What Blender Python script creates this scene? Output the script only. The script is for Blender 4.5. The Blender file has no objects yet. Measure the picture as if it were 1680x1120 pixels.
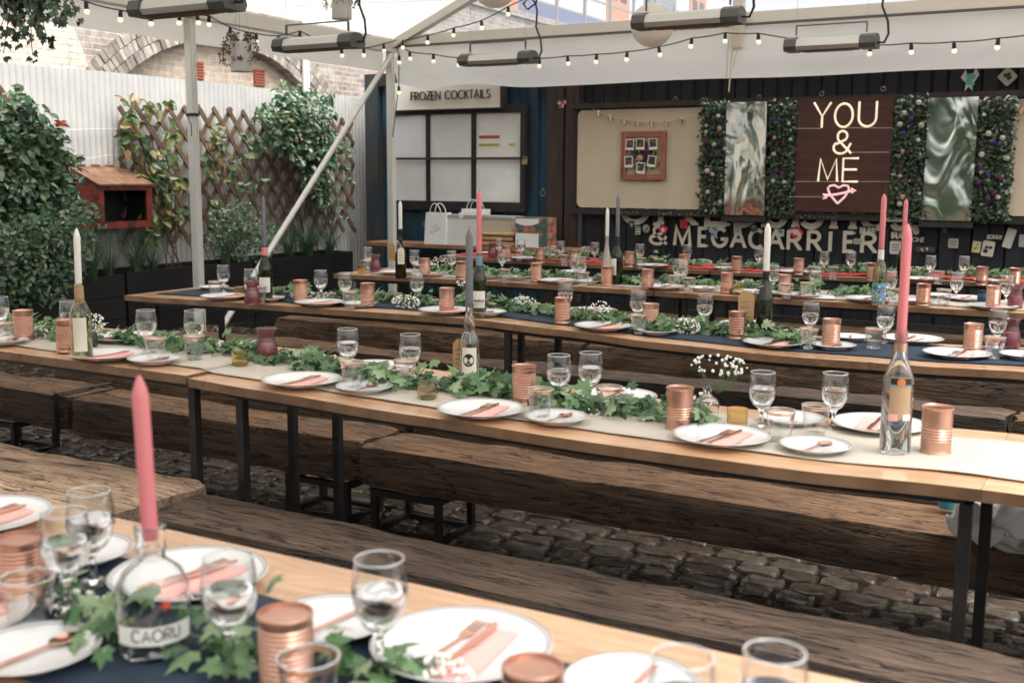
import bpy, math, random
from math import sin, cos, pi, radians as rad
from mathutils import Vector, Matrix, noise
rnd = random.Random(7)
S = bpy.context.scene
COL = S.collection
# ---------------------------------------------------------------- camera
FPX = 1798.0; PITCH = rad(8.488); ROLL = rad(.348); YAW = rad(29.146)
CAM = Vector((0, 0, 1.43))
_f = Vector((-sin(YAW)*cos(PITCH), cos(YAW)*cos(PITCH), -sin(PITCH)))
_r = Vector((cos(YAW), sin(YAW), 0)); _u = _r.cross(_f)
_R = _r*cos(ROLL)+_u*sin(ROLL); _U = _u*cos(ROLL)-_r*sin(ROLL)
cd = bpy.data.cameras.new('camera'); cam = bpy.data.objects.new('camera', cd); COL.objects.link(cam)
m = Matrix((_R, _U, -_f)).transposed().to_4x4(); m.translation = CAM; cam.matrix_world = m
cd.sensor_width = 36; cd.lens = FPX/1680*36; cd.clip_start = .05; cd.clip_end = 600
cd.dof.use_dof = True; cd.dof.focus_distance = 4.8; cd.dof.aperture_fstop = 4.3
S.camera = cam
# ---------------------------------------------------------------- world, sun, exposure
SUN_EL, SUN_ROT = 66, 105
w = bpy.data.worlds.new('World'); S.world = w; w.use_nodes = True
nt = w.node_tree; nt.nodes.clear()
wo = nt.nodes.new('ShaderNodeOutputWorld'); bg = nt.nodes.new('ShaderNodeBackground')
sk = nt.nodes.new('ShaderNodeTexSky'); sk.sky_type = 'NISHITA'; sk.sun_disc = False
sk.sun_elevation = rad(SUN_EL); sk.sun_rotation = rad(SUN_ROT); sk.air_density = 1.0; sk.dust_density = 6.0; sk.ozone_density = 1.0
hs = nt.nodes.new('ShaderNodeHueSaturation'); hs.inputs['Saturation'].default_value = .12
nt.links.new(sk.outputs[0], hs.inputs['Color']); nt.links.new(hs.outputs[0], bg.inputs[0]); nt.links.new(bg.outputs[0], wo.inputs[0])
bg.inputs[1].default_value = .15
sd = bpy.data.lights.new('sun', 'SUN'); sd.energy = 1.4; sd.angle = rad(45); sd.color = (1, .94, .86)
so = bpy.data.objects.new('sun', sd); COL.objects.link(so)
_a = rad(SUN_ROT)
sdir = Vector((sin(_a)*cos(rad(SUN_EL)), cos(_a)*cos(rad(SUN_EL)), sin(rad(SUN_EL))))
so.rotation_euler = sdir.to_track_quat('Z', 'Y').to_euler()
S.view_settings.view_transform = 'Standard'; S.view_settings.look = 'None'; S.view_settings.gamma = 1
S.view_settings.exposure = 1.5
S.render.engine = 'CYCLES'
S.cycles.use_denoising = True
try: S.cycles.denoiser = 'OPENIMAGEDENOISE'
except Exception: pass
S.cycles.max_bounces = 12; S.cycles.diffuse_bounces = 5; S.cycles.glossy_bounces = 4; S.cycles.transmission_bounces = 12; S.cycles.transparent_max_bounces = 24
S.cycles.sample_clamp_indirect = 6; S.cycles.caustics_reflective = False; S.cycles.caustics_refractive = True
S.cycles.blur_glossy = .5

# ---------------------------------------------------------------- photograph geometry -> world points
def ray(px, py): return _R*((px-840)/FPX) - _U*((py-560)/FPX) + _f
def PZ(px, py, z): d = ray(px, py); return CAM + d*((z-CAM.z)/d.z)
def PY(px, py, Y): d = ray(px, py); return CAM + d*(Y/d.y)
def PX(px, py, X): d = ray(px, py); return CAM + d*(X/d.x)

# ---------------------------------------------------------------- mesh builder
class MB:
    def __init__(s): s.v = []; s.f = []; s.m = []; s.mi = 0
    def add(s, vs, fs):
        b = len(s.v); s.v.extend(vs); s.f.extend([tuple(b+i for i in f) for f in fs]); s.m.extend([s.mi]*len(fs)); return s
    def box(s, a, b):
        (x0, y0, z0), (x1, y1, z1) = a, b
        return s.add([(x0,y0,z0),(x1,y0,z0),(x1,y1,z0),(x0,y1,z0),(x0,y0,z1),(x1,y0,z1),(x1,y1,z1),(x0,y1,z1)],
                     [(0,3,2,1),(4,5,6,7),(0,1,5,4),(1,2,6,5),(2,3,7,6),(3,0,4,7)])
    def bar(s, p, q, w, h, up=(0, 0, 1)):
        p = Vector(p); q = Vector(q); d = (q-p).normalized(); up = Vector(up)
        if abs(d.dot(up)) > .98: up = Vector((0, 1, 0))
        x = d.cross(up).normalized(); y = x.cross(d)
        vs = []
        for c in (p, q):
            for a, b in ((-1,-1),(1,-1),(1,1),(-1,1)): vs.append(tuple(c+x*a*w/2+y*b*h/2))
        return s.add(vs, [(0,1,2,3),(7,6,5,4),(0,4,5,1),(1,5,6,2),(2,6,7,3),(3,7,4,0)])
    def lathe(s, prof, n=24, c=(0, 0, 0), capb=False, capt=False, oval=1.0):
        vs = []
        for r, z in prof:
            for i in range(n):
                a = 2*pi*i/n; vs.append((c[0]+r*cos(a), c[1]+r*sin(a)*oval, c[2]+z))
        fs = []
        for k in range(len(prof)-1):
            for i in range(n):
                j = (i+1) % n; fs.append((k*n+i, k*n+j, (k+1)*n+j, (k+1)*n+i))
        if capb: fs.append(tuple(range(n-1, -1, -1)))
        if capt: fs.append(tuple((len(prof)-1)*n+i for i in range(n)))
        return s.add(vs, fs)
    def tube(s, pts, r, n=6, closed=False):
        pts = [Vector(p) for p in pts]; N = len(pts); vs = []; fs = []
        rr = r if isinstance(r, (list, tuple)) else [r]*N
        px = None
        for k in range(N):
            if closed: t = pts[(k+1) % N]-pts[k-1]
            else: t = pts[min(k+1, N-1)]-pts[max(k-1, 0)]
            t.normalize()
            if px is None:
                px = t.orthogonal().normalized()
            else:
                px = (px-t*px.dot(t))
                if px.length < 1e-4: px = t.orthogonal()
                px.normalize()
            y = t.cross(px)
            for i in range(n):
                a = 2*pi*i/n; vs.append(tuple(pts[k]+(px*cos(a)+y*sin(a))*rr[k]))
        for k in range(N if closed else N-1):
            for i in range(n):
                j = (i+1) % n; k2 = (k+1) % N
                fs.append((k*n+i, k*n+j, k2*n+j, k2*n+i))
        if not closed: fs.append(tuple(range(n-1, -1, -1))); fs.append(tuple((N-1)*n+i for i in range(n)))
        return s.add(vs, fs)
    def ball(s, c, r, nu=8, nv=6, sz=1.0):
        prof = [(max(1e-4, r*sin(pi*k/nv)), -r*sz*cos(pi*k/nv)) for k in range(nv+1)]
        return s.lathe(prof, nu, c)
    def prism(s, pts, org, ex, ey, th):
        org = Vector(org); ex = Vector(ex); ey = Vector(ey); n = ex.cross(ey).normalized()
        N = len(pts); vs = [tuple(org+ex*x+ey*y) for x, y in pts]+[tuple(org+ex*x+ey*y+n*th) for x, y in pts]
        fs = [tuple(range(N-1, -1, -1)), tuple(range(N, 2*N))]+[(i, (i+1) % N, N+(i+1) % N, N+i) for i in range(N)]
        return s.add(vs, fs)
    def grid(s, fn, nu, nv):
        vs = [tuple(fn(i/nu, j/nv)) for j in range(nv+1) for i in range(nu+1)]
        fs = [(j*(nu+1)+i, j*(nu+1)+i+1, (j+1)*(nu+1)+i+1, (j+1)*(nu+1)+i) for j in range(nv) for i in range(nu)]
        return s.add(vs, fs)
    def build(s, name, mats, parent=None, smooth=True, ang=38):
        me = bpy.data.meshes.new(name); me.from_pydata(s.v, [], s.f)
        if not isinstance(mats, (list, tuple)): mats = [mats]
        for mt in mats: me.materials.append(mt)
        if len(mats) > 1: me.polygons.foreach_set('material_index', s.m)
        if smooth:
            me.polygons.foreach_set('use_smooth', [True]*len(me.polygons)); me.set_sharp_from_angle(angle=rad(ang))
        me.update()
        o = bpy.data.objects.new(name, me); COL.objects.link(o)
        if parent: o.parent = parent
        return o

def tag(o, label=None, cat=None, group=None, kind=None):
    if label: o['label'] = label
    if cat: o['category'] = cat
    if group: o['group'] = group
    if kind: o['kind'] = kind
    return o
def thing(name, label, cat, loc=(0, 0, 0), rz=0, group=None):
    o = bpy.data.objects.new(name, None); COL.objects.link(o); o.empty_display_size = .05
    o.location = loc; o.rotation_euler = (0, 0, rz); return tag(o, label, cat, group)
def dup(root, loc=None, rz=None, label=None, rot=None, scale=None):
    r = root.copy(); COL.objects.link(r)
    if loc is not None: r.location = loc
    if rz is not None: r.rotation_euler = (0, 0, rz)
    if rot is not None: r.rotation_euler = rot
    if scale is not None: r.scale = scale
    if label: r['label'] = label
    for ch in list(root.children):
        c = ch.copy(); COL.objects.link(c); c.parent = r
        for g in ch.children:
            d = g.copy(); COL.objects.link(d); d.parent = c
    return r
class Kind:
    """first placement moves the original, the rest are copies"""
    def __init__(s, root): s.root = root; s.used = False
    def put(s, loc, rz=0, label=None, rot=None, scale=None):
        if not s.used:
            s.used = True; o = s.root; o.location = loc; o.rotation_euler = rot or (0, 0, rz)
            if scale: o.scale = scale
            if label: o['label'] = label
            return o
        return dup(s.root, loc, rz, label, rot, scale or (1, 1, 1))

# ---------------------------------------------------------------- materials
def base(name):
    mt = bpy.data.materials.new(name); mt.use_nodes = True; t = mt.node_tree
    return mt, t, t.nodes['Principled BSDF']
def coords(t, stretch=(1, 1, 1), kind='Object', rand=True):
    tc = t.nodes.new('ShaderNodeTexCoord'); mp = t.nodes.new('ShaderNodeMapping'); mp.inputs['Scale'].default_value = stretch
    t.links.new(tc.outputs[kind], mp.inputs['Vector'])
    if rand:
        oi = t.nodes.new('ShaderNodeObjectInfo'); mu = t.nodes.new('ShaderNodeMath'); mu.operation = 'MULTIPLY'; mu.inputs[1].default_value = 37
        t.links.new(oi.outputs['Random'], mu.inputs[0]); t.links.new(mu.outputs[0], mp.inputs['Location'])
    return mp.outputs[0]
def noise_n(t, vec, scale, detail=4, rough=.55, dist=0):
    n = t.nodes.new('ShaderNodeTexNoise'); n.inputs['Scale'].default_value = scale; n.inputs['Detail'].default_value = detail
    n.inputs['Roughness'].default_value = rough; n.inputs['Distortion'].default_value = dist
    if vec is not None: t.links.new(vec, n.inputs['Vector'])
    return n.outputs['Fac']
def ramp(t, fac, stops):
    r = t.nodes.new('ShaderNodeValToRGB'); el = r.color_ramp.elements
    while len(el) < len(stops): el.new(.5)
    for e, (p, c) in zip(el, stops): e.position = p; e.color = (*c, 1) if len(c) == 3 else c
    t.links.new(fac, r.inputs[0]); return r.outputs[0]
def mixc(t, fac, a, b, mode='MIX'):
    n = t.nodes.new('ShaderNodeMix'); n.data_type = 'RGBA'; n.blend_type = mode
    for sock, v in ((n.inputs[0], fac), (n.inputs[6], a), (n.inputs[7], b)):
        if hasattr(v, 'is_linked'): t.links.new(v, sock)
        else: sock.default_value = (*v, 1) if isinstance(v, tuple) else v
    return n.outputs[2]
def bump(t, p, h, strength=.3, dist=.01):
    b = t.nodes.new('ShaderNodeBump'); b.inputs['Strength'].default_value = strength; b.inputs['Distance'].default_value = dist
    t.links.new(h, b.inputs['Height']); t.links.new(b.outputs[0], p.inputs['Normal'])
def M(name, col, rough=.5, metal=0, col2=None, scale=6, stretch=(1, 1, 1), bmp=0, bscale=None, lo=.35, hi=.65, trans=0, ior=1.45, emis=None, es=1, coat=0, sss=0, detail=4, rvar=0, spec=None, rand=True):
    mt, t, p = base(name)
    p.inputs['Base Color'].default_value = (*col, 1); p.inputs['Roughness'].default_value = rough; p.inputs['Metallic'].default_value = metal
    p.inputs['Transmission Weight'].default_value = trans; p.inputs['IOR'].default_value = ior
    if spec is not None: p.inputs['Specular IOR Level'].default_value = spec
    if coat: p.inputs['Coat Weight'].default_value = coat; p.inputs['Coat Roughness'].default_value = .15
    if sss: p.inputs['Subsurface Weight'].default_value = sss; p.inputs['Subsurface Radius'].default_value = (.02, .01, .006)
    if emis: p.inputs['Emission Color'].default_value = (*emis, 1); p.inputs['Emission Strength'].default_value = es
    v = None
    if col2 or bmp: v = coords(t, stretch, rand=rand)
    if col2:
        f = noise_n(t, v, scale, detail); t.links.new(ramp(t, f, [(lo, col), (hi, col2)]), p.inputs['Base Color'])
        if rvar:
            mr = t.nodes.new('ShaderNodeMapRange'); mr.inputs[3].default_value = rough-rvar; mr.inputs[4].default_value = rough+rvar
            t.links.new(f, mr.inputs[0]); t.links.new(mr.outputs[0], p.inputs['Roughness'])
    if bmp: bump(t, p, noise_n(t, v, bscale or scale*3, 5), bmp, .01)
    return mt
def leafmat(name, stops, rough=.45, tr=.25):
    mt, t, p = base(name)
    g = t.nodes.new('ShaderNodeNewGeometry'); c = ramp(t, g.outputs['Random Per Island'], stops)
    v = coords(t); c2 = mixc(t, .35, c, ramp(t, noise_n(t, v, 25, 3), [(.35, (.5, .5, .5)), (.7, (1, 1, 1))]), 'MULTIPLY')
    t.links.new(c2, p.inputs['Base Color']); p.inputs['Roughness'].default_value = rough
    tl = t.nodes.new('ShaderNodeBsdfTranslucent'); t.links.new(c2, tl.inputs[0]); mx = t.nodes.new('ShaderNodeMixShader'); mx.inputs[0].default_value = tr
    out = t.nodes['Material Output']; t.links.new(p.outputs[0], mx.inputs[1]); t.links.new(tl.outputs[0], mx.inputs[2]); t.links.new(mx.outputs[0], out.inputs[0])
    return mt
def wood(name, dark, mid, light, crack=.6, rough=.75, sc=1.0, top=None, bs=1.0):
    mt, t, p = base(name)
    v = coords(t, (1.5*sc, 13*sc, 13*sc)); n1 = noise_n(t, v, 2.0, 9, .68, .7)
    v2 = coords(t, (2.2*sc, 34*sc, 34*sc)); n2 = noise_n(t, v2, 2.0, 4, .6, .4)
    v3 = coords(t, (1.2, 2.2, 2.2)); n3 = noise_n(t, v3, 2.4, 5, .6)
    c = ramp(t, n1, [(.22, dark), (.45, mid), (.8, light)])
    c = mixc(t, .5, c, ramp(t, n2, [(.30, (.55, .52, .5)), (.55, (1, 1, 1))]), 'MULTIPLY')
    c = mixc(t, .7, c, ramp(t, n3, [(.3, (.4, .37, .33)), (.6, (1.15, 1.1, 1.0))]), 'MULTIPLY')
    v4 = coords(t, (1.3*sc, 16*sc, 16*sc)); n4 = noise_n(t, v4, 1.3, 4, .6, 1.6)
    ck = ramp(t, n4, [(.480, (1, 1, 1)), (.494, (.04, .04, .04)), (.506, (.04, .04, .04)), (.520, (1, 1, 1))])
    c = mixc(t, crack, c, ck, 'MULTIPLY')
    vk = t.nodes.new('ShaderNodeTexVoronoi'); vk.inputs['Scale'].default_value = 1.0; t.links.new(coords(t, (2.3, 7, 7)), vk.inputs['Vector'])
    c = mixc(t, .8, c, ramp(t, vk.outputs['Distance'], [(.05, (.12, .1, .08)), (.11, (.5, .45, .4)), (.17, (1, 1, 1))]), 'MULTIPLY')
    n5 = noise_n(t, coords(t, (12, 40, 40)), 3, 5, .7); c = mixc(t, .55, c, ramp(t, n5, [(.3, (.62, .6, .58)), (.62, (1.2, 1.2, 1.2))]), 'MULTIPLY')
    if top:   # weathered upper face, light from above also put into its colour
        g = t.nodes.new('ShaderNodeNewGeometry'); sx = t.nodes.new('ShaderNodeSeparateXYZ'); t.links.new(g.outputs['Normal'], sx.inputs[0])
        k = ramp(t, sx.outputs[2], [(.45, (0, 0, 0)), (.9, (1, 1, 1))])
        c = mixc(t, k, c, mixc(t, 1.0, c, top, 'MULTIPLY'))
    t.links.new(c, p.inputs['Base Color']); p.inputs['Roughness'].default_value = rough
    ad = t.nodes.new('ShaderNodeMath'); ad.operation = 'ADD'; sub = t.nodes.new('ShaderNodeRGBToBW'); t.links.new(ck, sub.inputs[0])
    t.links.new(n2, ad.inputs[0]); t.links.new(sub.outputs[0], ad.inputs[1]); bump(t, p, ad.outputs[0], bs, .012)
    return mt

GLASS = M('clear_glass', (.99, 1, .995), .0, trans=1, ior=1.46)
RIMGL = M('glass_rim', (.85, .86, .85), .12, trans=.45, spec=.9)
WATER = M('drinking_water', (1, 1, 1), .0, trans=1, ior=1.33)
mt_, t_, p_ = base('fine_glass'); lw_ = t_.nodes.new('ShaderNodeLayerWeight'); lw_.inputs[0].default_value = .5; pw_ = t_.nodes.new('ShaderNodeMath'); pw_.operation = 'POWER'; pw_.inputs[1].default_value = 2.0; t_.links.new(lw_.outputs['Facing'], pw_.inputs[0]); fr_ = t_.nodes.new('ShaderNodeMapRange'); fr_.inputs[3].default_value = .09; fr_.inputs[4].default_value = .9; t_.links.new(pw_.outputs[0], fr_.inputs[0]); tr_n = t_.nodes.new('ShaderNodeBsdfTransparent'); tr_n.inputs[0].default_value = (.975, .985, .98, 1); gl_n = t_.nodes.new('ShaderNodeBsdfGlossy'); gl_n.inputs['Roughness'].default_value = .02; mx_n = t_.nodes.new('ShaderNodeMixShader')
t_.links.new(fr_.outputs[0], mx_n.inputs[0]); t_.links.new(tr_n.outputs[0], mx_n.inputs[1]); t_.links.new(gl_n.outputs[0], mx_n.inputs[2]); t_.links.new(mx_n.outputs[0], t_.nodes['Material Output'].inputs[0]); THINGL = mt_
GREENGL = M('green_glass', (.16, .22, .06), .03, trans=1, ior=1.46)
DARKGL = M('dark_glass', (.035, .04, .02), .04, trans=.55, ior=1.46)
OLIVEGL = M('olive_glass', (.80, .78, .6), .03, trans=1, ior=1.46)
AMBERGL = M('amber_glass', (.95, .78, .48), .05, trans=1, ior=1.46)
SMOKEGL = M('smoky_glass', (.75, .66, .5), .05, trans=1, ior=1.46)
PURPGL = M('purple_glass', (.55, .28, .32), .04, trans=.9, ior=1.46)
BLUEGL = M('blue_glass', (.02, .06, .12), .05, trans=.5, ior=1.46)
WAXW = M('white_wax', (.8, .78, .72), .4, sss=.2)
WAXP = M('pink_wax', (.70, .22, .235), .4, sss=.15)
WAXG = M('grey_wax', (.16, .16, .17), .45, sss=.1)
WICK = M('wick', (.1, .09, .08), .9)
COPPER = M('copper_paint', (.46, .24, .17), .32, .85, col2=(.62, .37, .28), scale=9, bmp=.1, bscale=30)
COPCUT = M('rose_gold_metal', (.74, .40, .31), .16, 1)
PINKNAP = M('pink_napkin_paper', (.78, .42, .38), .8, bmp=.2, bscale=40)
PLATE = M('white_plate', (.69, .69, .69), .22, coat=.3)
PLRIM = M('silver_plate_band', (.3, .28, .27), .3, .7)
GOLD = M('gold_band', (.72, .45, .32), .3, .9)
NAVY = M('navy_cloth', (.012, .024, .045), .85, col2=(.018, .034, .06), scale=20, bmp=.3, bscale=120)
KRAFT = M('cream_paper', (.45, .41, .35), .75, col2=(.52, .475, .405), scale=3, bmp=.25, bscale=6)
REDP = M('red_tissue_paper', (.48, .045, .045), .75, bmp=.5, bscale=14)
LABELC = M('cream_label_paper', (.7, .64, .5), .6)
LABELW = M('white_label_paper', (.75, .74, .7), .6)
TAN = M('kraft_card', (.42, .26, .13), .8)
INK = M('black_ink', (.012, .012, .013), .6)
INKG = M('grey_ink', (.16, .15, .14), .6)
STEEL = M('black_steel', (.008, .008, .009), .45, .0, col2=(.02, .017, .015), scale=14)
WHITEAL = M('white_aluminium', (.68, .67, .62), .35, .15)
RUST = M('rusty_red_paint', (.22, .028, .018), .6, col2=(.06, .02, .014), scale=14, lo=.4, hi=.6, bmp=.4, bscale=40)
RUSTTOP = M('rusty_lid', (.22, .13, .07), .7, col2=(.12, .045, .03), scale=9, bmp=.3)
WHITEP = M('white_paper', (.8, .8, .78), .7)
FOL_IVY = leafmat('ivy_leaf', [(0, (.03, .09, .03)), (.35, (.08, .18, .065)), (.8, (.18, .30, .13)), (1, (.36, .46, .27))], .25, .2)
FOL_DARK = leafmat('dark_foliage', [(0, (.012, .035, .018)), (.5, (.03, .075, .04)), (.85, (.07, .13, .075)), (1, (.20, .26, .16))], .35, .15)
FOL_VINE = leafmat('vine_leaf', [(0, (.03, .08, .035)), (.4, (.09, .15, .05)), (.75, (.26, .26, .10)), (1, (.32, .17, .08))], .4, .3)
FOL_MID = leafmat('mid_green_leaf', [(0, (.02, .055, .026)), (.35, (.05, .12, .055)), (.7, (.11, .20, .10)), (.9, (.26, .34, .23)), (1, (.32, .28, .14))], .32, .2)
FOL_DRY = leafmat('dried_leaf', [(0, (.05, .05, .02)), (.6, (.13, .10, .04)), (1, (.2, .17, .08))], .6, .1)
FOL_GRASS = leafmat('grass_blade', [(0, (.02, .06, .03)), (.7, (.06, .13, .06)), (1, (.22, .26, .16))], .4, .2)
FOL_SMALL = leafmat('panel_leaf', [(0, (.008, .022, .012)), (.5, (.025, .055, .028)), (.88, (.08, .13, .06)), (1, (.3, .32, .2))], .35, .15)
STEM = M('stem_green', (.08, .13, .05), .6)
TWIG = M('brown_twig', (.08, .045, .03), .8)
BLOSSOM = M('white_blossom', (.8, .79, .72), .8)
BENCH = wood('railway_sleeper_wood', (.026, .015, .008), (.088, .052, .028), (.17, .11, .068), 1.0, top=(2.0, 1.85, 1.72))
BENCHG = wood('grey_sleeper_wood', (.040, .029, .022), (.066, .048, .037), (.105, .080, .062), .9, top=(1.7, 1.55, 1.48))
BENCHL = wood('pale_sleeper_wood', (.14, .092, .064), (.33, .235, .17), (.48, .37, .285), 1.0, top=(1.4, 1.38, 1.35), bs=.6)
TRELW = M('trellis_wood', (.085, .052, .034), .7, col2=(.15, .098, .065), scale=8, stretch=(8, 1, 1))

# ---------------------------------------------------------------- ground
def ground():
    mt, t, p = base('wet_joints')
    v = coords(t, (1, 1, 1), rand=False); n = noise_n(t, v, 2.2, 4, .6); p.inputs['Coat Weight'].default_value = .6; p.inputs['Coat Roughness'].default_value = .05
    t.links.new(ramp(t, n, [(.4, (.012, .010, .008)), (.7, (.03, .025, .02))]), p.inputs['Base Color'])
    r = ramp(t, noise_n(t, v, 5, 3), [(.42, (.02, .02, .02)), (.66, (.3, .3, .3))]); t.links.new(r, p.inputs['Roughness'])
    bump(t, p, noise_n(t, v, 22, 4), .5, .01)
    g = MB(); g.box((-80, -60, -.5), (80, 120, .017)); o = g.build('ground', mt, smooth=False); tag(o, kind='structure')
    mt, t, p = base('cobble_stone')
    g_ = t.nodes.new('ShaderNodeNewGeometry'); v = coords(t, rand=False)
    c = ramp(t, g_.outputs['Random Per Island'], [(0, (.055, .042, .034)), (.4, (.088, .068, .055)), (.75, (.105, .09, .074)), (1, (.09, .08, .062))])
    c = mixc(t, .8, c, ramp(t, noise_n(t, v, 28, 6, .7), [(.3, (.45, .43, .4)), (.7, (1.35, 1.3, 1.2))]), 'MULTIPLY')
    t.links.new(c, p.inputs['Base Color'])
    r = ramp(t, noise_n(t, v, 3.5, 4), [(.35, (.10, .10, .10)), (.65, (.42, .42, .42))]); t.links.new(r, p.inputs['Roughness'])
    bump(t, p, noise_n(t, v, 70, 5, .7), .4, .004)
    g = MB(); y = 1.3; row = 0
    while y < 7.6:
        d = .082+rnd.random()*.022; x = -8.0+rnd.random()*.2
        while x < 1.7:
            L = .13+rnd.random()*.10; cx = x+L/2; cy = y+d/2; ph = rnd.random()*6; hz = .026+rnd.random()*.008; n = 16
            tx = (rnd.random()-.5)*.04; ty = (rnd.random()-.5)*.05; vs = []; sk_ = (rnd.random()-.5)*.03
            for (sc, z) in ((1.0, -.01), (.99, hz*.72), (.945, hz*.97), (.7, hz*1.02)):
                for i in range(n):
                    a = 2*pi*i/n; ca, sa = cos(a), sin(a); e = 2/6.5
                    ux = math.copysign(abs(ca)**e, ca); uy = math.copysign(abs(sa)**e, sa)
                    wv = 1+.03*sin(2*a+ph)+.025*sin(3*a+ph*2)
                    X = ux*(L/2-.004)*sc*wv; Y = uy*(d/2-.0035)*sc*wv+sk_*ux*.3
                    vs.append((cx+X, cy+Y, z+(tx*X+ty*Y if z > 0 else 0)+.004*sin(5*a+ph)))
            fs = [(k*n+i, k*n+(i+1) % n, (k+1)*n+(i+1) % n, (k+1)*n+i) for k in range(3) for i in range(n)]+[tuple(3*n+i for i in range(n))]
            g.add(vs, fs); x += L+.004+rnd.random()*.006
        y += d+.004; row += 1
    o = g.build('cobblestone_paving', mt, ang=60); tag(o, kind='structure')
ground()

# ---------------------------------------------------------------- marquee (one thing: posts, beams, roof, valances)
def fabric(name, col, tr, wr=.25):
    mt, t, p = base(name); v = coords(t, (1, 1, 1), rand=False)
    c = ramp(t, noise_n(t, v, 1.4, 4), [(.3, tuple(x*.93 for x in col)), (.7, col)]); t.links.new(c, p.inputs['Base Color']); p.inputs['Roughness'].default_value = .55
    tl = t.nodes.new('ShaderNodeBsdfTranslucent'); t.links.new(c, tl.inputs[0]); mx = t.nodes.new('ShaderNodeMixShader'); mx.inputs[0].default_value = tr
    bump(t, p, noise_n(t, v, 2.5, 3), wr, .03)
    t.links.new(p.outputs[0], mx.inputs[1]); t.links.new(tl.outputs[0], mx.inputs[2]); t.links.new(mx.outputs[0], t.nodes['Material Output'].inputs[0]); return mt
ROOF = fabric('white_pvc_roof', (.80, .78, .74), .42); VAL = fabric('white_valance', (.86, .84, .79), .55)
BEAM = M('cream_aluminium', (.62, .59, .52), .45, .1)
mt, t, p = base('clear_pvc'); tr = t.nodes.new('ShaderNodeBsdfTransparent'); tr.inputs[0].default_value = (.93, .95, .97, 1)
gl = t.nodes.new('ShaderNodeBsdfGlossy'); gl.inputs['Roughness'].default_value = .25; dfm = t.nodes.new('ShaderNodeBsdfTranslucent'); dfm.inputs[0].default_value = (.9, .92, .95, 1)
m1 = t.nodes.new('ShaderNodeMixShader'); m1.inputs[0].default_value = .06; m2 = t.nodes.new('ShaderNodeMixShader'); m2.inputs[0].default_value = .22
t.links.new(tr.outputs[0], m1.inputs[1]); t.links.new(gl.outputs[0], m1.inputs[2]); t.links.new(m1.outputs[0], m2.inputs[1]); t.links.new(dfm.outputs[0], m2.inputs[2]); t.links.new(m2.outputs[0], t.nodes['Material Output'].inputs[0]); PVC = mt
MX, YG, ZE = -7.0, 9.9, 2.83      # eave line x, gable plane y, eave height
XR, SL = -3.17, .43               # ridge x, roof slope
XE2 = 2*XR-MX
mq = thing('marquee', 'white framed marquee roof with posts, valances and clear gable over the tables', 'marquee', (MX, YG, 0))
def mpart(g, name, mat, sm=False):
    for i, v in enumerate(g.v): g.v[i] = (v[0]-MX, v[1]-YG, v[2])
    return g.build(name, mat, mq, smooth=sm)
zr = lambda x: ZE+.06+SL*(min(x, 2*XR-x)-MX)
for y in (9.85, 6.96, 4.05, 1.1, -1.9, -4.85):  # hindmost bay is out of view, added to hold back light from behind
    g = MB(); q = .034
    g.box((MX-q, y-q, 0), (MX+q, y+q, ZE-.1)); 
    for s in (-1, 1): g.box((MX+q, y+s*.020-.008, .0), (MX+q+.005, y+s*.020+.008, ZE-.1))
    g.box((MX-.10, y-.10, 0.012), (MX+.10, y+.10, .035)); mpart(g, 'post', WHITEAL)
for y in (9.85, 6.96, 4.05, 1.1, -1.9, -4.85):
    for s in (0, 1):
        xa = MX+.05 if s == 0 else XE2-.05
        g = MB(); g.bar((xa, y, zr(xa)-.09), (XR-(.02 if s == 0 else -.02), y, zr(XR)-.09), .08, .10, (0, 1, 0)); mpart(g, 'rafter', BEAM)
g = MB(); g.box((MX-.06, -5, ZE-.09), (MX+.06, YG+.0, ZE+.03)); mpart(g, 'eave_beam', BEAM)
g = MB(); g.box((MX+.07, YG-.05, ZE-.02), (XE2, YG+.05, ZE+.075)); mpart(g, 'gable_beam', BEAM)
g = MB(); g.box((MX+.07, YG-.062, ZE-.045), (XE2, YG-.035, ZE-.022)); mpart(g, 'keder_rail', M('dark_rail', (.10, .09, .08), .5))
g = MB(); g.box((XR-.05, YG-.12, ZE-.24), (XR+.05, YG-.055, zr(XR)-.1)); g.box((XR-.08, YG-.15, ZE+.0), (XR+.08, YG-.122, ZE+.05)); mpart(g, 'king_post', BEAM)
for x in (-1.0, 0.8):   # gable glazing bars beyond
    g = MB(); g.box((x-.03, YG-.03, ZE+.08), (x+.03, YG+.03, zr(x)-.12)); mpart(g, 'gable_bar', BEAM)
g = MB()
def rf(u, v):
    x = MX+.02+(XR-MX-.02)*u; y = -5.1+(YG+.2+5.1)*v
    return (x, y, zr(x)-.012-.05*sin(pi*u)*abs(sin(pi*(y-.95)/2.93)))
g.grid(rf, 10, 76); mpart(g, 'roof_panel', ROOF, True)
g = MB()
def rf2(u, v):
    x = XR+.01+(XE2-XR)*u; y = -5.1+(YG+.2+5.1)*v
    return (x, y, zr(x)-.012-.05*sin(pi*u)*abs(sin(pi*(y-.95)/2.93)))
g.grid(rf2, 10, 76); mpart(g, 'roof_panel', ROOF, True)
g = MB()
def vl(u, v):
    y = -5.0+(YG-.08+5.0)*u; s = abs(sin(pi*(y-.95)/2.93))
    return (MX-.075+.012*sin(y*7)*(1-v), y, 2.545+.02*s*0+v*(ZE-2.545+.0)-.0)
g.grid(vl, 200, 5); mpart(g, 'valance', VAL, True)
g = MB()   # gable drape: full curtain above the containers, tucked up over the kiosk
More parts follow.
